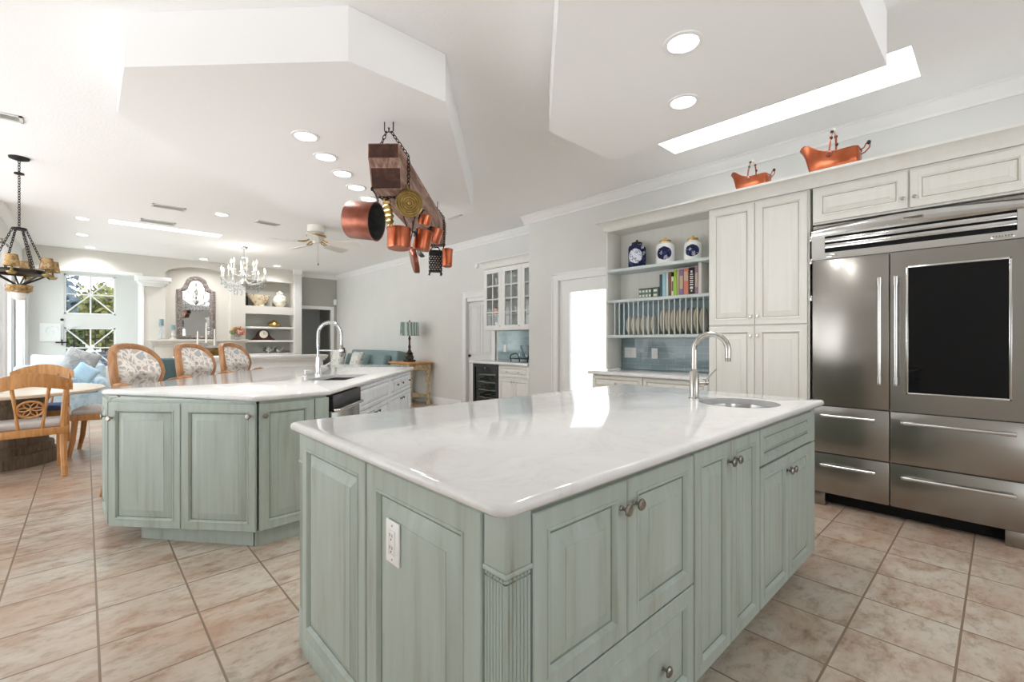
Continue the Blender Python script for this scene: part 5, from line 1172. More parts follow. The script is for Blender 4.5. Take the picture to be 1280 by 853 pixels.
# base: wine cooler, drawer over two doors, top
c = thing('wine_cooler', 'black under-counter wine cooler with a dark glass door', 'wine cooler', (BXF, 5.99, 0), FACE_X)
bm = B(); w_ = 0.62
for q in ((0, 0.02, 0.03, 0.38, 0.08, 0.88), (w_ - 0.02, w_, 0.03, 0.38, 0.08, 0.88), (0.02, w_ - 0.02, 0.36, 0.38, 0.08, 0.88), (0.02, w_ - 0.02, 0.03, 0.36, 0.08, 0.10), (0.02, w_ - 0.02, 0.03, 0.36, 0.86, 0.88)): box(bm, *q)
obj('body', bm, 'black_plastic', c, smooth=0)
bm = B()
for q in ((0.021, 0.025, 0.04, 0.355, 0.101, 0.859), (w_ - 0.025, w_ - 0.021, 0.04, 0.355, 0.101, 0.859), (0.025, w_ - 0.025, 0.350, 0.355, 0.101, 0.859)): box(bm, *q)
obj('liner', bm, 'wall_grey', c, smooth=0)
bm = B()
for q in ((0, 0.05, 0.08, 0.88), (w_ - 0.05, w_, 0.08, 0.88), (0.05, w_ - 0.05, 0.08, 0.13), (0.05, w_ - 0.05, 0.825, 0.88)): box(bm, q[0], q[1], 0.0, 0.029, q[2], q[3])
d = obj('door', bm, 'black_plastic', c, smooth=0); obj('pane', box(B(), 0.049, w_ - 0.049, 0.012, 0.016, 0.129, 0.826), 'pane_dark', d, smooth=0)
obj('lock', box(B(), w_ / 2 - 0.02, w_ / 2 + 0.02, -0.004, 0.001, 0.80, 0.82, 0.001), 'pewter', d)
for k in range(5): obj('wine_shelf', box(B(), 0.026, w_ - 0.026, 0.04, 0.34, 0.20 + k * 0.125, 0.215 + k * 0.125), 'steel_trim', c)
obj('toe_kick', box(B(), 0, w_, 0.08, 0.38, 0, 0.0795), 'black_plastic', c)
for k in range(4):
    for j in range(4):
        bm = B(); lathe(bm, [(0, 0), (0.038, 0.0), (0.038, 0.19), (0.014, 0.23), (0.014, 0.29), (0, 0.29)], 12, Matrix.Rotation(R(-90), 4, 'Y')); o = obj('wine_bottle', bm, 'wine_green', None, (5.045, 5.86 - j * 0.125, 0.254 + k * 0.125)); tag(o, 'dark wine bottle lying in the cooler, shelf %s from the bottom, %s from the left' % (['one', 'two', 'three', 'four'][k], ['first', 'second', 'third', 'fourth'][j]), 'bottle', 'bottles in the wine cooler')
c = thing('bar_end_panel', 'slim white end panel left of the wine cooler', 'panel', (BXF, 6.02, 0), FACE_X); obj('panel', box(B(), 0, 0.028, 0, 0.39, 0, 0.885, 0.002), 'bar_white', c)
c = thing('bar_cabinet', 'white bar cabinet with a drawer over two doors right of the wine cooler', 'cabinet', (BXF, 5.368, 0), FACE_X); w_ = 0.70
obj('body', box(B(), 0, w_, 0.02, 0.39, 0.08, 0.885), 'bar_white', c); obj('toe_kick', box(B(), 0, w_, 0.08, 0.38, 0, 0.0795), 'bar_white', c)
front(c, 'drawer', 0.02, 0.70, w_ - 0.04, 0.165, BW, 0.02, [(0.22, 0.78), (0.48, 0.78)], 'nickel', 0.7, fr=0.035, raised=0.02)
for k in range(2): front(c, 'door', 0.02 + k * 0.332, 0.10, 0.328, 0.585, BW, 0.02, [(0.318 if k == 0 else 0.382, 0.63)], 'nickel', 0.7)
bm = B(); slab(bm, [(BXF - 0.045, 4.67), (LW - 0.002, 4.67), (LW - 0.002, 6.05), (BXF - 0.045, 6.05)], 0.886, 0.926, (), 0.006); o = obj('worktop', bm, 'quartz'); tag(o, 'white quartz top of the drinks bar', 'worktop')
t = thing('serving_tray', 'black metal serving tray with raised handles on the drinks bar', 'tray', (4.88, 4.98, 0.9265), FACE_X)
bm = B(); box(bm, -0.20, 0.20, -0.11, 0.11, 0.05, 0.06, 0.003)
for sx_ in (-1, 1):
    for sy_ in (-1, 1): tube(bm, [(sx_ * 0.18, sy_ * 0.09, 0), (sx_ * 0.18, sy_ * 0.09, 0.05)], 0.008, 6)
obj('tray', bm, 'iron', t)
for sx_ in (-1, 1): bm = B(); tube(bm, [(sx_ * 0.19, -0.10, 0.06), (sx_ * 0.20, -0.07, 0.11), (sx_ * 0.17, 0, 0.135), (sx_ * 0.20, 0.07, 0.11), (sx_ * 0.19, 0.10, 0.06)], 0.008, 6); obj('handle', bm, 'iron', t)
for k, (dy, lab) in enumerate(((0.05, 'clear carafe on the black bar tray, left one'), (-0.10, 'clear carafe on the black bar tray, right one'))):
    bm = B(); lathe(bm, [(0, 0), (0.05, 0), (0.055, 0.05), (0.03, 0.14), (0.02, 0.18), (0.028, 0.20), (0.024, 0.20), (0.016, 0.18), (0.026, 0.14), (0.05, 0.05), (0.046, 0.006), (0, 0.006)], 16); o = obj('carafe', bm, 'crystal', None, (4.88, 4.98 + dy, 0.9875)); tag(o, lab, 'carafe', 'carafes on the bar tray')
wall_plate('wall_outlet', 'white outlet plate on the blue-green bar splashback', 5.62, 1.13, LW - 0.0125, 0.08, 0.12, 1)
t = thing('wall_sensor', 'small white round sensor on the wall above the panelled door', 'sensor', (LW - 0.001, 6.37, 2.585), FACE_X); bm = B(); lathe(bm, [(0, 0), (0.05, 0), (0.045, 0.03), (0.03, 0.04), (0, 0.042)], 16, Matrix.Rotation(R(90), 4, 'X')); obj('housing', bm, 'white_plastic', t)
t = thing('wall_sensor', 'small white corner sensor above the back hall doorway', 'sensor', (LW - 0.03, FY + 0.29, 2.32), R(-45)); bm = B(); box(bm, -0.05, 0.05, -0.06, 0.0, -0.08, 0.08, 0.02); obj('housing', bm, 'white_plastic', t)
# ------------------------------------------------------------------ sofa, end table and lamp along the right wall
t = thing('sofa', 'teal sofa against the right living room wall behind the far island', 'sofa', (4.02, 10.95, 0), FACE_X); w_ = 2.35
bm = B(); box(bm, 0.0, w_, 0.0, 0.90, 0.10, 0.42, 0.03); obj('base', bm, 'sofa_teal', t)
for x0, x1 in ((0.0, 0.20), (w_ - 0.20, w_)): obj('arm', box(B(), x0, x1, 0.0, 0.90, 0.12, 0.66, 0.06, seg=4), 'sofa_teal', t)
bm = B(); box(bm, 0.05, w_ - 0.05, -0.13, 0.13, 0.0, 0.62, 0.05, seg=4, mx=TR(0, 0.78, 0.42, rx=R(-10))); obj('backrest', bm, 'sofa_teal', t)
for k in range(2): obj('seat_cushion', box(B(), 0.21 + k * 0.97, 1.17 + k * 0.97, 0.02, 0.62, 0.42, 0.57, 0.05, seg=4), 'sofa_teal', t)
for k in range(3): bm = B(); box(bm, 0.21 + k * 0.645, 0.845 + k * 0.645, -0.09, 0.09, 0.0, 0.40, 0.06, seg=4, mx=TR(0, 0.55, 0.57, rx=R(-16))); obj('back_cushion', bm, 'sofa_teal', t)
for x0 in (0.08, w_ - 0.08):
    for y0 in (0.08, 0.82): bm = B(); lathe(bm, [(0, 0), (0.02, 0), (0.035, 0.10), (0, 0.10)], 10, TR(x0, y0, 0)); obj('foot', bm, 'dark_wood', t)
def pillow(name, label, loc, rot, w_, h_, th, m_, group):
    bm = B(); N = 12; top = []; bot = []
    for j in range(N + 1):
        rt_, rb_ = [], []
        for i in range(N + 1):
            u, v = i / N * 2 - 1, j / N * 2 - 1; d_ = th / 2 * (max(0, (1 - u ** 4)) * max(0, (1 - v ** 4))) ** 0.5; pinch = 1 - 0.08 * (1 - abs(u)) * abs(v) ** 3
            x_, z_ = u * w_ / 2 * (1 - 0.07 * (1 - v * v) * abs(u) ** 3), v * h_ / 2 * (1 - 0.07 * (1 - u * u) * abs(v) ** 3)
            rt_.append(bm.verts.new((x_, -d_ - 0.001, z_))); rb_.append(bm.verts.new((x_, d_ + 0.001, z_)))
        top.append(rt_); bot.append(rb_)
    for j in range(N):
        for i in range(N):
            bm.faces.new((top[j][i], top[j][i + 1], top[j + 1][i + 1], top[j + 1][i])); bm.faces.new((bot[j][i], bot[j + 1][i], bot[j + 1][i + 1], bot[j][i + 1]))
    bmesh.ops.remove_doubles(bm, verts=bm.verts[:], dist=0.0025)
    o = obj(name, bm, m_, None, loc, rot, smooth=60); tag(o, label, 'pillow', group); return o
pillow('throw_pillow', 'leaf-patterned pillow at the left end of the teal sofa', (4.27, 10.48, 0.815), (R(-16), 0, R(-84)), 0.50, 0.48, 0.16, 'pillow_leaf', 'pillows on the teal sofa')
pillow('throw_pillow', 'leaf-patterned pillow near the middle of the teal sofa', (4.27, 9.50, 0.805), (R(-16), 0, R(-92)), 0.48, 0.46, 0.16, 'pillow_leaf', 'pillows on the teal sofa')
t = thing('end_table', 'carved cream end table with gilt legs beside the teal sofa', 'table', (4.78, 8.12, 0))
bm = B(); slab(bm, round_poly([(-0.28, -0.42), (0.28, -0.42), (0.28, 0.42), (-0.28, 0.42)], 0.03, 3), 0.795, 0.835, (), 0.01); obj('tabletop', bm, 'honey_wood', t)
bm = B(); box(bm, -0.24, 0.24, -0.38, 0.38, 0.68, 0.794, 0.006); obj('apron', bm, 'carved_cream', t)
for sx_ in (-1, 1):
    for sy_ in (-1, 1): bm = B(); lathe(bm, [(0, 0), (0.04, 0), (0.045, 0.05), (0.025, 0.08), (0.035, 0.16), (0.05, 0.22), (0.03, 0.28), (0.028, 0.40), (0.045, 0.48), (0.055, 0.54), (0.03, 0.58), (0.045, 0.64), (0.045, 0.68), (0, 0.68)], 12, TR(sx_ * 0.20, sy_ * 0.34, 0)); obj('leg', bm, 'carved_cream', t)
obj('lower_shelf', box(B(), -0.19, 0.19, -0.33, 0.33, 0.16, 0.19, 0.005), 'carved_cream', t)
t = thing('table_lamp', 'dark turned table lamp with a patterned sea-green drum shade', 'lamp', (4.76, 8.12, 0.8355))
bm = B(); box(bm, -0.09, 0.09, -0.09, 0.09, 0, 0.04, 0.008); lathe(bm, [(0, 0.04), (0.08, 0.045), (0.085, 0.10), (0.06, 0.14), (0.07, 0.17), (0.035, 0.21), (0.022, 0.25), (0.03, 0.30), (0.018, 0.34), (0.016, 0.42), (0.028, 0.46), (0.016, 0.50), (0.010, 0.55), (0, 0.56)], 16); obj('base', bm, 'dark_bronze', t)
bm = B(); lathe(bm, [(0.17, 0.52), (0.19, 0.52), (0.175, 0.79), (0.17, 0.79), (0.186, 0.524)], 28); obj('lamp_shade', bm, 'lampshade', t)
bm = B(); lathe(bm, [(0, 0.55), (0.006, 0.56), (0.006, 0.79), (0.014, 0.80), (0.010, 0.83), (0, 0.84)], 8); tube(bm, [(-0.172, 0, 0.785), (0.172, 0, 0.785)], 0.003, 5); obj('finial', bm, 'dark_bronze', t)
# ------------------------------------------------------------------ fireplace, mirror, mantel pieces
t = thing('fireplace', 'white fireplace surround with a moulded mantel shelf', 'fireplace', (1.88, FY, 0))
bm = B()
for z0, z1, d in ((1.13, 1.17, 0.10), (1.17, 1.20, 0.14), (1.20, 1.24, 0.19), (1.24, 1.285, 0.24)): box(bm, -0.80 - d * 0.5, 0.80 + d * 0.5, -d, -0.001, z0, z1, 0.006)
obj('mantel_shelf', bm, 'stone', t)
for x0, x1 in ((-0.80, -0.48), (0.48, 0.80)): obj('jamb', box(B(), x0, x1, -0.09, -0.001, 0.0, 1.129, 0.006), 'stone', t)
obj('frieze', box(B(), -0.479, 0.479, -0.08, -0.001, 1.09, 1.129, 0.002), 'stone', t)
bm = B(); box(bm, -0.479, 0.479, -0.03, -0.005, 0.15, 1.089); obj('firebox', bm, 'black_void', t)
bm = B()
for k in range(6): tube(bm, [(-0.46, -0.036, 0.94 + k * 0.024), (0.46, -0.036, 0.94 + k * 0.024)], 0.008, 5)
obj('brass_louvres', bm, 'gold', t)
obj('lintel', box(B(), -0.479, 0.479, -0.07, -0.031, 0.72, 0.92, 0.004), 'stone', t); obj('hearth', box(B(), -0.85, 0.85, -0.45, -0.091, 0, 0.15, 0.01), 'stone', t)
t = thing('wall_mirror', 'arched mirror in a dark mother-of-pearl frame above the mantel', 'mirror', (1.845, FY + 0.185, 0))
def mirror_outline(w_, z0, zs, zt, sw):
    P = [(-w_, z0), (w_, z0), (w_, zs)]
    for k in range(1, 8): a = math.pi / 2 * k / 8; P.append((w_ - sw * math.sin(a) * 0.9, zs + sw * (1 - math.cos(a)) * 1.0))
    for k in range(0, 13): a = math.pi * k / 12; P.append(((w_ - sw) * math.cos(a), zs + sw + (zt - zs - sw) * math.sin(a)))
    for k in range(7, 0, -1): a = math.pi / 2 * k / 8; P.append((-(w_ - sw * math.sin(a) * 0.9), zs + sw * (1 - math.cos(a)) * 1.0))
    P.append((-w_, zs)); return P
outer = mirror_outline(0.365, 1.29, 2.40, 2.715, 0.16); inner = mirror_outline(0.255, 1.37, 2.36, 2.62, 0.12)
bm = B()
def ringy(P, y): return [bm.verts.new((p[0], y, p[1])) for p in P]
A_ = [ringy(outer, 0.0), ringy(outer, -0.03), ringy([((a[0] + b_[0]) / 2, (a[1] + b_[1]) / 2) for a, b_ in zip(outer, inner)], -0.05), ringy(inner, -0.02), ringy(inner, 0.0)]
for a, b_ in zip(A_, A_[1:]): skirt(bm, a, b_)
obj('frame', bm, 'mirror_frame', t, smooth=30)
bm = B(); vs = ringy(inner, -0.008); bm.faces.new(vs); vs2 = ringy(inner, -0.001); skirt(bm, vs, vs2); bm.faces.new(vs2[::-1]); obj('mirror_glass', bm, 'mirror', t, smooth=0)
t.rotation_euler = (R(-0.5), 0, 0)
def candlestick(x, y, z, h, ch, label, m_, cm, group):
    t = thing('candlestick', label, 'candlestick', (x, y, z), 0, group)
    bm = B(); lathe(bm, [(0, 0), (0.06, 0), (0.062, 0.015), (0.025, 0.03), (0.018, h * 0.3), (0.035, h * 0.45), (0.03, h * 0.6), (0.018, h * 0.7), (0.02, h * 0.9), (0.055, h * 0.97), (0.055, h), (0, h)], 16); obj('stem', bm, m_, t)
    bm = B(); lathe(bm, [(0, h + 0.0005), (0.042, h + 0.0005), (0.042, h + ch - 0.004), (0.036, h + ch), (0, h + ch - 0.003)], 16); obj('candle', bm, cm, t); return t
candlestick(1.18, FY - 0.12, 1.2855, 0.29, 0.14, 'tall glass candlestick with a blue-grey pillar candle on the mantel', 'crystal', 'candle_blue', 'mantel candlesticks'); candlestick(1.38, FY - 0.12, 1.2855, 0.20, 0.11, 'shorter pale candlestick beside it on the mantel, nearer the mirror', 'stone', 'candle_blue', 'mantel candlesticks')
def posy(x, y, z, label):
    t = thing('flower_arrangement', label, 'flowers', (x, y, z)); bm = B(); lathe(bm, [(0, 0), (0.05, 0), (0.07, 0.06), (0.06, 0.08), (0, 0.08)], 14); obj('vase', bm, 'silver', t)
    random.seed(5)
    bm = B(); bm2 = B()
    for k in range(26):
        a, b_ = random.uniform(0, 6.28), random.uniform(-0.3, 1.4); r = 0.13; p = (r * math.cos(a) * math.cos(b_) , r * 0.8 * math.sin(a) * math.cos(b_), 0.16 + r * 0.9 * math.sin(b_)); ball(bm if k % 3 else bm2, p, 0.042, 7, 5)
    o = obj('blossoms', bm, 'petal', t); o['kind'] = 'stuff'; o = obj('leaves', bm2, 'leaf_green', t); o['kind'] = 'stuff'
posy(2.60, FY - 0.12, 1.2855, 'round posy of peach flowers at the right end of the mantel')
# built-in shelves and what stands on them
t = thing('built_in_shelves', 'white built-in shelves right of the fireplace', 'shelves', (2.79, FY, 0)); w_ = 1.088
for z in (1.60, 1.27): obj('shelf', box(B(), 0.002, w_ - 0.002, 0.02, 0.338, z - 0.05, z, 0.004), 'trim', t)
bm = B(); box(bm, -0.02, w_ + 0.0, -0.10, 0.338, 0.90, 0.945, 0.006); obj('cabinet_top', bm, 'trim', t)
obj('cabinet', box(B(), 0.002, w_ - 0.002, -0.06, 0.338, 0, 0.899), 'trim', t)
for k in range(2): front(t, 'door', 0.02 + k * 0.53, 0.08, 0.515, 0.78, ['trim', 'bar_glaze'], -0.06, [(0.51 if k == 0 else 0.575, 0.75)], 'nickel', 0.8)
def lathe_thing(name, label, cat, loc, prof, m_, seg=24): bm = B(); lathe(bm, prof, seg); o = obj(name, bm, m_, None, loc, smooth=50); return tag(o, label, cat)
SZ = 2.1005
t = thing('ceramic_bowl', 'large painted ceramic footed bowl on the top built-in shelf', 'bowl', (3.13, FY + 0.165, SZ)); bm = B(); lathe(bm, [(0, 0), (0.12, 0), (0.13, 0.02), (0.10, 0.05), (0.17, 0.12), (0.235, 0.24), (0.25, 0.27), (0.24, 0.275), (0.16, 0.13), (0.0, 0.07)], 28); bmesh.ops.scale(bm, vec=(1, 0.6, 1), verts=bm.verts[:]); obj('bowl', bm, 'majolica', t)
t = thing('ginger_jar', 'white painted lidded ceramic jar on the top built-in shelf', 'jar', (3.60, FY + 0.17, SZ)); bm = B(); lathe(bm, [(0, 0), (0.09, 0), (0.10, 0.02), (0.155, 0.12), (0.165, 0.19), (0.14, 0.27), (0.07, 0.31), (0.07, 0.33), (0, 0.33)], 26); obj('body', bm, 'majolica_white', t); bm = B(); lathe(bm, [(0, 0.331), (0.085, 0.331), (0.075, 0.36), (0.03, 0.385), (0.025, 0.40), (0.03, 0.41), (0, 0.42)], 20); obj('lid', bm, 'majolica_white', t)
lathe_thing('dark_vase', 'dark vase at the left end of the top built-in shelf', 'vase', (2.86, FY + 0.25, SZ), [(0, 0), (0.045, 0), (0.05, 0.12), (0.03, 0.26), (0.04, 0.32), (0, 0.32)], 'black_plastic')
lathe_thing('gilt_dish', 'gilt domed dish on the shelf above the mantel clock', 'dish', (3.45, FY + 0.13, 1.6005), [(0, 0), (0.10, 0), (0.12, 0.02), (0.15, 0.05), (0.14, 0.07), (0.10, 0.12), (0.03, 0.16), (0.02, 0.18), (0, 0.18)], 'gold')
t = thing('mantel_clock', 'dark wooden tambour clock with a round cream face on the shelf', 'clock', (3.20, FY + 0.12, 1.2705))
P = [(-0.25, 0.0), (0.25, 0.0), (0.25, 0.03), (0.20, 0.05), (0.15, 0.11)] + [(0.13 * math.cos(a), 0.14 + 0.12 * math.sin(a)) for a in [R(15 + 15 * k) for k in range(11)]] + [(-0.15, 0.11), (-0.20, 0.05), (-0.25, 0.03)]
bm = B(); prism(bm, P, -0.06, 0.06, mx=Matrix.Rotation(R(90), 4, 'X')); obj('case', bm, 'dark_wood', t); bm = B(); lathe(bm, [(0, 0), (0.095, 0), (0.09, 0.008), (0, 0.008)], 24, TR(0, -0.0605, 0.145, rx=R(90))); dl = obj('dial', bm, 'clock_face', t)
bm = B(); box(bm, -0.003, 0.003, -0.072, -0.0695, 0.145, 0.205); box(bm, 0.0, 0.04, -0.072, -0.0695, 0.142, 0.148); obj('hands', bm, 'iron', dl)
for k, (x, h_, lab) in enumerate(((3.32, 0.18, 'small silver teapot on the lowest built-in shelf'), (3.55, 0.15, 'small silver sugar pot on the lowest built-in shelf, right'))):
    t = thing('silver_pot', lab, 'pot', (x, FY + 0.12, 0.9455), R(20 * k), 'silver on the lowest shelf'); bm = B(); lathe(bm, [(0, 0), (0.05, 0), (0.03, 0.02), (0.07, 0.06), (0.075, 0.10), (0.045, h_ - 0.03), (0.02, h_ - 0.01), (0, h_)], 16); obj('body', bm, 'silver', t)
    bm = B(); tube(bm, [(0.065, 0, 0.07), (0.11, 0, 0.10), (0.13, 0, 0.15)], [0.014, 0.010, 0.007], 8); obj('spout', bm, 'silver', t); bm = B(); tube(bm, [(-0.065, 0, 0.06), (-0.115, 0, 0.07), (-0.115, 0, 0.12), (-0.06, 0, 0.125)], 0.007, 6); obj('handle', bm, 'iron', t)
# ------------------------------------------------------------------ white half-height console with candelabra, teal chair
t = thing('console_table', 'long white half-height console behind the far island stools', 'console', (1.05, 8.55, 0)); w_ = 2.20
bm = B(); box(bm, 0.03, w_ - 0.03, 0.03, 0.32, 0.0, 0.93, 0.004); obj('body', bm, 'trim', t); bm = B()
for z0, z1, d in ((0.90, 0.93, 0.0), (0.93, 0.96, -0.025)): box(bm, -0.0 + d, w_ - d, 0.0 + d, 0.35 - d, z0, z1, 0.004)
box(bm, -0.04, w_ + 0.04, -0.04, 0.39, 0.96, 1.0, 0.006); obj('top', bm, 'trim', t)
for k in range(3): obj('panel', front_mesh(B(), 0.66, 0.70, 0.015, 0.06, 0.04), ['trim', 'bar_glaze'], t, (0.07 + k * 0.70, 0.032, 0.12), smooth=25)
t = thing('candelabra', 'crystal candelabra with three white tapers on the white console', 'candelabra', (1.42, 8.72, 1.0005), R(20))
bm = B(); lathe(bm, [(0, 0), (0.075, 0), (0.07, 0.02), (0.02, 0.04), (0.03, 0.09), (0.018, 0.12), (0.035, 0.16), (0.02, 0.19), (0.03, 0.21), (0, 0.215)], 16)
for sx_ in (-1, 1): tube(bm, [(0, 0, 0.15), (sx_ * 0.05, 0, 0.12), (sx_ * 0.10, 0, 0.11), (sx_ * 0.13, 0, 0.14)], 0.008, 8); lathe(bm, [(0, 0.13), (0.03, 0.14), (0.034, 0.155), (0.012, 0.155), (0.012, 0.175), (0, 0.175)], 12, TR(sx_ * 0.13, 0, 0))
obj('frame', bm, 'crystal', t)
for x_, z_, h_ in ((0, 0.2155, 0.32), (-0.13, 0.1755, 0.22), (0.13, 0.1755, 0.26)): bm = B(); lathe(bm, [(0, 0), (0.013, 0), (0.008, h_), (0.002, h_ + 0.012), (0, h_ + 0.012)], 10, TR(x_, 0, z_)); obj('candle', bm, 'candle', t)
t = thing('teal_chair', 'teal upholstered chair back seen between the first two stools', 'chair', (0.93, 7.75, 0), R(-10))
bm = B(); box(bm, -0.22, 0.22, -0.05, 0.05, 0.0, 0.58, 0.02, seg=3, mx=TR(0, -0.19, 0.44, rx=R(4))); obj('backrest', bm, 'teal_chair', t); obj('seat', box(B(), -0.24, 0.24, -0.13, 0.25, 0.36, 0.47, 0.03, seg=3), 'teal_chair', t)
for sx_ in (-1, 1):
    for sy_ in (-0.2, 0.21): bm = B(); tube(bm, [(sx_ * 0.20, sy_, 0.36), (sx_ * 0.205, sy_, 0.0)], [0.022, 0.016], 8); obj('leg', bm, 'dark_wood', t)
# ------------------------------------------------------------------ breakfast table and chairs
TX, TY = -0.64, 6.93
t = thing('dining_table', 'round cream dining table on a wooden drum base', 'table', (TX, TY, 0))
bm = B(); lathe(bm, [(0, 0.705), (0.60, 0.705), (0.78, 0.712), (0.80, 0.722), (0.805, 0.742), (0.79, 0.752), (0, 0.752)], 56); obj('tabletop', bm, 'table_top', t)
bm = B(); lathe(bm, [(0, 0.13), (0.40, 0.13), (0.40, 0.20), (0.36, 0.21), (0.34, 0.60), (0.38, 0.66), (0.42, 0.704), (0, 0.704)], 36); obj('pedestal', bm, 'drum_wood', t)
bm = B(); lathe(bm, [(0, 0), (0.44, 0), (0.44, 0.10), (0.42, 0.129), (0, 0.129)], 36); obj('plinth', bm, 'drum_wood', t)
for x, y, lab in ((-0.75, 6.55, 'white placemat and plate nearest the front chair on the dining table'),):
    tt = thing('place_setting', lab, 'placemat', (x, y, 0.7525)); bm = B(); lathe(bm, [(0, 0), (0.17, 0), (0.175, 0.004), (0, 0.004)], 28); obj('placemat', bm, 'frost', tt)
    bm = B(); lathe(bm, [(0, 0.0045), (0.08, 0.0045), (0.13, 0.02), (0.128, 0.024), (0.075, 0.010), (0, 0.010)], 26); obj('plate', bm, 'white_ceramic', tt)
def wood_chair(loc, rz, label, cushion='seat_grey', src=None):
    """carved klismos chair: sabre legs, curved crest rail, pierced oval splat. Local: seat faces +y, back at -y"""
    t = thing('dining_chair', label, 'chair', loc, rz, 'honey wood dining chairs')
    wd = 'honey_wood'
    for sx_ in (-1, 1):
        bm = B(); tube(bm, [(sx_ * 0.215, -0.30, 0.0), (sx_ * 0.215, -0.235, 0.16), (sx_ * 0.215, -0.205, 0.34), (sx_ * 0.215, -0.205, 0.46), (sx_ * 0.222, -0.225, 0.66), (sx_ * 0.235, -0.265, 0.86)], [0.022, 0.024, 0.027, 0.027, 0.022, 0.020], 8); obj('rear_leg', bm, wd, t)
        bm = B(); tube(bm, [(sx_ * 0.225, 0.265, 0.0), (sx_ * 0.225, 0.235, 0.16), (sx_ * 0.225, 0.215, 0.40)], [0.020, 0.024, 0.029], 8); obj('front_leg', bm, wd, t)
    bm = B()
    for q in ((-0.245, 0.245, -0.235, -0.185, 0.385, 0.45), (-0.255, 0.255, 0.20, 0.25, 0.385, 0.45), (-0.255, -0.215, -0.2, 0.22, 0.385, 0.45), (0.215, 0.255, -0.2, 0.22, 0.385, 0.45)): box(bm, *q, 0.006)
    obj('seat_rail', bm, wd, t)
    bm = B(); box(bm, -0.245, 0.245, -0.18, 0.25, 0.44, 0.505, 0.028, seg=4); obj('seat_cushion', bm, cushion, t)
    # crest rail: a curved board, higher in the middle, ends scrolled round the posts
    bm = B(); secs = []
    for k in range(17):
        u = k / 8 - 1; x = u * 0.275; y = -0.315 + 0.075 * u * u; zt = 0.965 - 0.085 * u * u; zb = 0.812 - 0.02 * abs(u) + 0.030 * (1 - u * u) ** 2
        secs.append([(x, y - 0.012, zb), (x, y - 0.016, (zt + zb) / 2), (x, y - 0.010, zt), (x, y + 0.010, zt), (x, y + 0.014, (zt + zb) / 2), (x, y + 0.012, zb)])
    loft(bm, secs); obj('crest_rail', bm, wd, t)
    for sx_ in (-1, 1): bm = B(); tube(bm, [(sx_ * 0.075, -0.205, 0.45), (sx_ * 0.092, -0.245, 0.62), (sx_ * 0.118, -0.295, 0.85)], [0.017, 0.014, 0.019], 8, flat=0.8); obj('back_slat', bm, wd, t)
    # oval pierced medallion: rim and six petals
    bm = B(); Mo = TR(0, -0.250, 0.635, rx=R(90 + 12)); n_ = 36
    tube(bm, [Mo @ Vector((0.088 * math.cos(2 * math.pi * k / n_), 0.074 * math.sin(2 * math.pi * k / n_), 0)) for k in range(n_)], 0.010, 8, True)
    for k in range(6):
        a = math.pi * k / 3; tube(bm, [Mo @ Vector((math.cos(a) * (0.043 + 0.037 * math.cos(s_)) - math.sin(a) * 0.017 * math.sin(s_), (math.sin(a) * (0.043 + 0.037 * math.cos(s_)) + math.cos(a) * 0.017 * math.sin(s_)) * 0.85, 0)) for s_ in [2 * math.pi * i / 14 for i in range(14)]], 0.0055, 6, True)
    ball(bm, Mo @ Vector((0, 0, 0)), 0.013, 10, 6); obj('pierced_splat', bm, wd, t)
    return t
wood_chair((-0.385, 6.19, 0), R(6), 'honey wood dining chair nearest the camera, seen from behind at the left edge')
wood_chair((-0.41, 7.70, 0), R(172), 'honey wood dining chair on the far side of the round table', 'blue_cushion')
wood_chair((0.17, 7.02, 0), R(80), 'honey wood dining chair at the right of the table, half hidden by the far island')
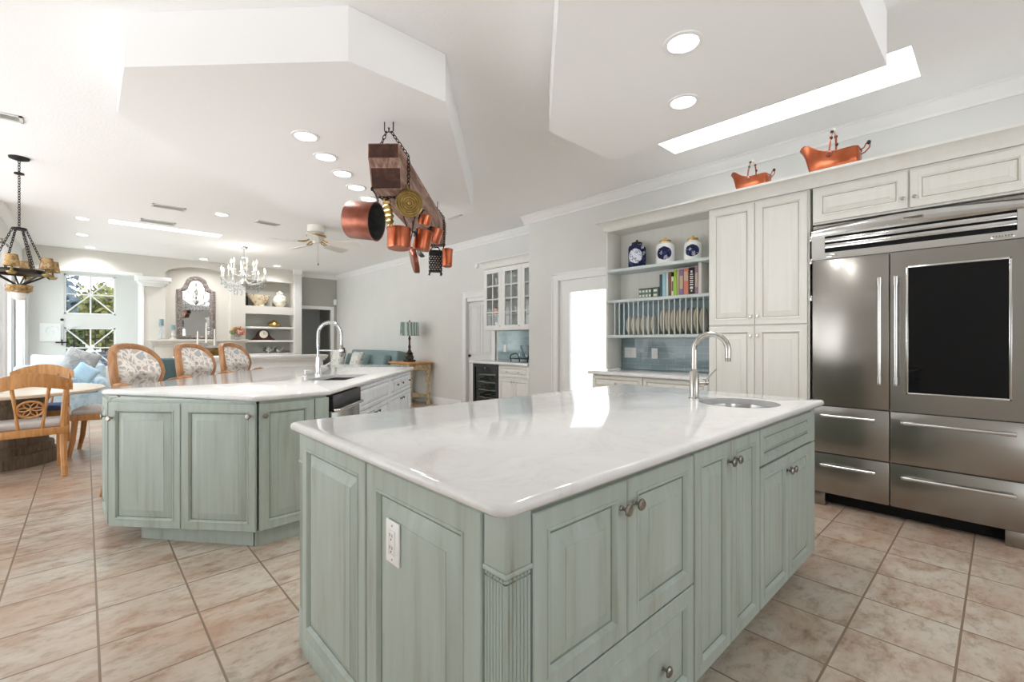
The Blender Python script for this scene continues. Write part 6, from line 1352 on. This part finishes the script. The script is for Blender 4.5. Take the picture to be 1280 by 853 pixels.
# ------------------------------------------------------------------ counter stools with damask oval backs
def stool(loc, rz, label):
    """local: front faces -y; back at +y"""
    t = thing('counter_stool', label, 'stool', loc, rz, 'damask counter stools at the far island')
    wd = 'stool_wood'
    for sx_ in (-1, 1):
        bm = B(); tube(bm, [(sx_ * 0.24, -0.22, 0.0), (sx_ * 0.22, -0.20, 0.30), (sx_ * 0.22, -0.20, 0.60)], [0.018, 0.022, 0.030], 8); obj('front_leg', bm, wd, t)
        bm = B(); tube(bm, [(sx_ * 0.23, 0.28, 0.0), (sx_ * 0.20, 0.21, 0.30), (sx_ * 0.20, 0.20, 0.62)], [0.018, 0.022, 0.028], 8); obj('rear_leg', bm, wd, t)
        bm = B(); tube(bm, [(sx_ * 0.225, 0.18, 0.86), (sx_ * 0.27, 0.12, 0.895), (sx_ * 0.275, 0.06, 0.905), (sx_ * 0.27, 0.02, 0.89), (sx_ * 0.265, 0.015, 0.86), (sx_ * 0.26, 0.03, 0.76), (sx_ * 0.25, 0.0, 0.64)], [0.016, 0.018, 0.020, 0.024, 0.020, 0.016, 0.018], 8); obj('arm', bm, wd, t)
    bm = B(); tube(bm, [(-0.22, -0.20, 0.24), (0.22, -0.20, 0.24), (0.20, 0.21, 0.24), (-0.20, 0.21, 0.24)], 0.013, 8, True); obj('stretcher', bm, wd, t)
    bm = B(); box(bm, -0.27, 0.27, -0.24, 0.24, 0.58, 0.64, 0.012); obj('seat_rail', bm, wd, t)
    bm = B(); box(bm, -0.26, 0.26, -0.23, 0.22, 0.64, 0.70, 0.028, seg=4); obj('seat_cushion', bm, 'damask', t)
    # shield-shaped padded back: frame ring and pad
    def shield(s, y, lift=0.0):
        P = []
        for k in range(40):
            a = 2 * math.pi * k / 40 + math.pi / 2; c_, sn = math.cos(a), math.sin(a)
            w_ = 0.245 - (0.06 if sn < 0 else 0) * (-sn) ** 1.0; zz = 0.96 + (0.275 if sn > 0 else 0.25) * math.copysign(abs(sn) ** 0.85, sn) ; xx = w_ * math.copysign(abs(c_) ** 0.8, c_)
            P.append((xx * s, y + 0.055 * (xx / 0.27) ** 2 * -2.2, 0.96 + (zz - 0.96) * s))
        return P
    tilt = TR(0, 0.245, 0.0) @ TR(0, 0, 0.70, rx=R(-8)) @ TR(0, 0, -0.70)
    bm = B(); rr = [[bm.verts.new(p) for p in shield(s, y)] for s, y in ((1.0, 0.02), (1.0, -0.018), (0.97, -0.030), (0.86, -0.030), (0.82, -0.018), (0.82, 0.02), (1.0, 0.02))]
    for a, b_ in zip(rr, rr[1:]): skirt(bm, a, b_)
    bmesh.ops.remove_doubles(bm, verts=bm.verts[:], dist=1e-5); bmesh.ops.transform(bm, matrix=tilt, verts=bm.verts[:]); obj('back_frame', bm, wd, t, smooth=50)
    bm = B(); rr = [[bm.verts.new(p) for p in shield(s, y)] for s, y in ((0.825, 0.016), (0.825, -0.020), (0.76, -0.038), (0.55, -0.046), (0.3, -0.05), (0.05, -0.05))]
    for a, b_ in zip(rr, rr[1:]): skirt(bm, a, b_)
    bm.faces.new(rr[-1]); bm.faces.new(rr[0][::-1]); bmesh.ops.transform(bm, matrix=tilt, verts=bm.verts[:]); obj('back_pad', bm, 'damask', t, smooth=60)
    for sx_ in (-1, 1): bm = B(); tube(bm, [(sx_ * 0.20, 0.20, 0.60), (sx_ * 0.185, 0.235, 0.76)], 0.022, 8); obj('back_post', bm, wd, t)
    return t
stool((0.455, 4.89, 0), R(42), 'damask counter stool nearest the dining table, leftmost of three'); stool((0.965, 5.53, 0), R(42), 'damask counter stool in the middle of the three at the far island'); stool((1.45, 6.14, 0), R(42), 'damask counter stool nearest the tall faucet, rightmost of three')
# ------------------------------------------------------------------ patterned sofa and pillows by the window
t = thing('patterned_sofa', 'pale blue patterned sofa in the window bay behind the dining table', 'sofa', (-0.27, 10.40, 0), R(183)); w_ = 1.1
bm = B(); box(bm, -w_ / 2, w_ / 2, -0.42, 0.42, 0.08, 0.42, 0.03, seg=3); obj('base', bm, 'sofa_print', t)
bm = B(); box(bm, -w_ / 2, w_ / 2, -0.12, 0.12, 0, 0.50, 0.07, seg=4, mx=TR(0, -0.33, 0.36, rx=R(10))); obj('backrest', bm, 'sofa_print', t)
for x0 in (-w_ / 2, w_ / 2 - 0.16): obj('arm', box(B(), x0, x0 + 0.16, -0.40, 0.42, 0.10, 0.63, 0.07, seg=4), 'sofa_print', t)
bm = B(); box(bm, -w_ / 2 + 0.165, w_ / 2 - 0.165, -0.18, 0.44, 0.42, 0.55, 0.05, seg=4); obj('seat_cushion', bm, 'sofa_print', t)
for x0 in (-0.48, 0.48):
    for y0 in (-0.35, 0.35): bm = B(); lathe(bm, [(0, 0), (0.02, 0), (0.03, 0.08), (0, 0.08)], 8, TR(x0, y0, 0)); obj('foot', bm, 'dark_wood', t)
t = thing('window_bench', 'pale upholstered bench along the window wall', 'bench', (-0.25, 12.6, 0)); obj('seat', box(B(), -0.5, 0.5, -0.3, 0.3, 0.14, 0.50, 0.04, seg=3), 'sofa_print', t); obj('back_cushion', box(B(), -0.5, 0.5, 0.16, 0.30, 0.505, 0.86, 0.05, seg=3), 'sofa_print', t)
for x0 in (-0.42, 0.42):
    for y0 in (-0.22, 0.22): bm = B(); lathe(bm, [(0, 0), (0.02, 0), (0.03, 0.14), (0, 0.14)], 8, TR(x0, y0, 0)); obj('foot', bm, 'dark_wood', t)
pillow('throw_pillow', 'white and pale blue pillow, leftmost on the patterned sofa', (-0.42, 10.30, 0.81), (R(-12), R(4), R(6)), 0.44, 0.46, 0.20, 'pillow_white', 'pillows on the patterned sofa')
pillow('throw_pillow', 'grey scroll-patterned pillow leaning at the middle of the patterned sofa', (-0.07, 10.10, 0.88), (R(-10), R(22), R(10)), 0.44, 0.48, 0.20, 'pillow_scroll', 'pillows on the patterned sofa')
pillow('throw_pillow', 'small sky blue pillow right of the grey scroll pillow', (0.00, 9.88, 0.745), (R(-8), R(34), R(-12)), 0.30, 0.26, 0.12, 'pillow_sky', 'pillows on the patterned sofa')
# white square picture and iron scroll stand on the window wall
t = thing('glass_picture', 'frosted white square art panel left of the lower starburst window', 'picture', (-0.535, WY - 0.02, 1.43)); obj('panel', box(B(), -0.155, 0.155, -0.012, 0.018, -0.19, 0.19, 0.002), 'white_ceramic', t)
bm = B(); tube(bm, [(0.12, -0.016, 0.03), (0.10, -0.016, 0.10), (0.03, -0.016, 0.13), (-0.05, -0.016, 0.10), (-0.07, -0.016, 0.02), (-0.03, -0.016, -0.05), (0.04, -0.016, -0.04), (0.05, -0.016, 0.02), (0.0, -0.016, 0.04)], 0.012, 6); obj('swirl', bm, 'frost', t)
t = thing('iron_scroll', 'iron scroll wall ornament between the art panel and the lower window', 'ornament', (-0.36, WY - 0.03, 1.42)); bm = B(); tube(bm, [(0, 0, 0.28), (0, 0, -0.20)], 0.007, 6); obj('stem', bm, 'frost', t)
bm = B(); tube(bm, [(-0.10, 0, -0.20), (0.10, 0, -0.20)], 0.014, 6); tube(bm, [(0, 0, -0.14), (0, 0, -0.26)], 0.012, 6); obj('cross', bm, 'iron', t)
bm = B(); ball(bm, (0, 0, 0.28), 0.028, 8, 6); obj('finial', bm, 'iron', t)
bm = B(); tube(bm, [(0.0, -0.005, -0.02), (0.10, -0.01, 0.06), (0.18, -0.01, 0.14), (0.27, -0.01, 0.16), (0.33, -0.01, 0.10)], [0.012, 0.02, 0.02, 0.014, 0.006], 6, flat=0.4); obj('leaf', bm, 'frost', t)
# curtains at the glazed doors
def curtain(y0, y1, label):
    t = thing('curtain', label, 'curtain', (-0.78, (y0 + y1) / 2, 0), 0, 'white curtains on the left wall'); bm = B(); n_ = 48; rows = []
    h = (y1 - y0) / 2
    for z in (0.02, 1.2, 2.50):
        rows.append([(0.022 * math.sin(2 * math.pi * i / 6.0), -h + 2 * h * i / n_, z) for i in range(n_ + 1)])
    for sgn in (0, 1):
        vv = [[bm.verts.new((p[0] + sgn * 0.004, p[1], p[2])) for p in r_] for r_ in rows]
        for a, b_ in zip(vv, vv[1:]):
            for i in range(n_): bm.faces.new((a[i], a[i + 1], b_[i + 1], b_[i]))
    obj('drape', bm, 'curtain', t, smooth=60, recalc=False); bm = B(); tube(bm, [(0, -h - 0.05, 2.53), (0, h + 0.05, 2.53)], 0.014, 8); ball(bm, (0, -h - 0.06, 2.53), 0.03, 8, 6); ball(bm, (0, h + 0.06, 2.53), 0.03, 8, 6); tube(bm, [(0, 0, 2.53), (-0.07, 0, 2.53)], 0.008, 6); obj('rod', bm, 'pewter', t)
curtain(8.75, 9.05, 'white curtain at the left edge of the photo beside the first glazed door'); curtain(11.0, 11.3, 'white curtain between the two glazed doors')
# ------------------------------------------------------------------ outdoors
bm = B(); box(bm, -9, 11, 13.72, 24, -0.3, -0.10); struct('ground_garden', bm, 'patio', 0); bm = B(); box(bm, 5.3, 14, -4, 12, -0.3, -0.10); struct('ground_patio', bm, 'patio', 0)
bm = B(); box(bm, -2.2, 2.4, 15.2, 15.45, -0.10, 0.98); o = struct('wall_garden', bm, 'garden_brick', 0)
t = thing('garden_fence', 'dark iron grid fence on the garden wall outside the lower window', 'fence', (0, 15.32, 0.981)); bm = B()
for k in range(24): x = -2.1 + k * 0.19; tube(bm, [(x, 0, 0), (x, 0, 0.85)], 0.012, 4)
for z in (0.06, 0.32, 0.58, 0.82): tube(bm, [(-2.1, 0, z), (2.3, 0, z)], 0.012, 4)
obj('grid', bm, 'iron', t, smooth=0)
def tree(x, y, h, r, label, m_, n_=900, cz=None):
    t = thing('garden_tree', label, 'tree', (x, y, -0.10), 0, 'trees outside the window'); random.seed(int(x * 100 + y * 7))
    bm = B(); tube(bm, [(0, 0, 0), (0.03, 0.02, h * 0.4), (-0.04, 0, h * 0.8)], [0.10, 0.08, 0.03], 8)
    for k in range(7): a = random.uniform(0, 6.28); tube(bm, [(0, 0, h * (0.35 + 0.06 * k)), (r * 0.7 * math.cos(a), r * 0.7 * math.sin(a), h * (0.5 + 0.07 * k))], [0.035, 0.012], 5)
    obj('trunk', bm, 'bark', t)
    bm = B(); cz = cz or h * 0.62
    for k in range(n_):
        a, b_ = random.uniform(0, 6.28), math.asin(random.uniform(-1, 1)); q = r * random.uniform(0.35, 1.0) * (0.8 + 0.2 * math.sin(3 * a)); p = Vector((q * math.cos(a) * math.cos(b_), q * math.sin(a) * math.cos(b_), cz + q * 0.9 * math.sin(b_) * h / (2.4 * r)))
        s = random.uniform(0.10, 0.22); u_ = Vector((random.gauss(0, 1), random.gauss(0, 1), random.gauss(0, 1))).normalized(); w_ = u_.orthogonal().normalized()
        bm.faces.new([bm.verts.new(p + u_ * s), bm.verts.new(p + w_ * s * 0.5), bm.verts.new(p - u_ * s), bm.verts.new(p - w_ * s * 0.5)])
    o = obj('foliage', bm, m_, t, smooth=0, recalc=False); o['kind'] = 'stuff'
tree(-1.0, 18.3, 4.4, 1.0, 'blue-grey leafed tree at the left of the upper starburst window', 'leaf_blue'); tree(0.45, 20.6, 3.5, 1.5, 'olive green tree filling the lower half of the upper window', 'leaf_olive', 1900, 2.1); tree(2.0, 22.9, 4.2, 1.1, 'green tree at the right behind the olive one outside', 'leaf_green', 1000, 2.0); tree(-0.55, 16.55, 2.4, 0.62, 'low green shrub tree just beyond the garden wall', 'leaf_green', 900, 1.5); tree(0.85, 16.7, 2.2, 0.62, 'pale olive shrub beyond the garden wall, right of the green one', 'leaf_olive', 800, 1.4)
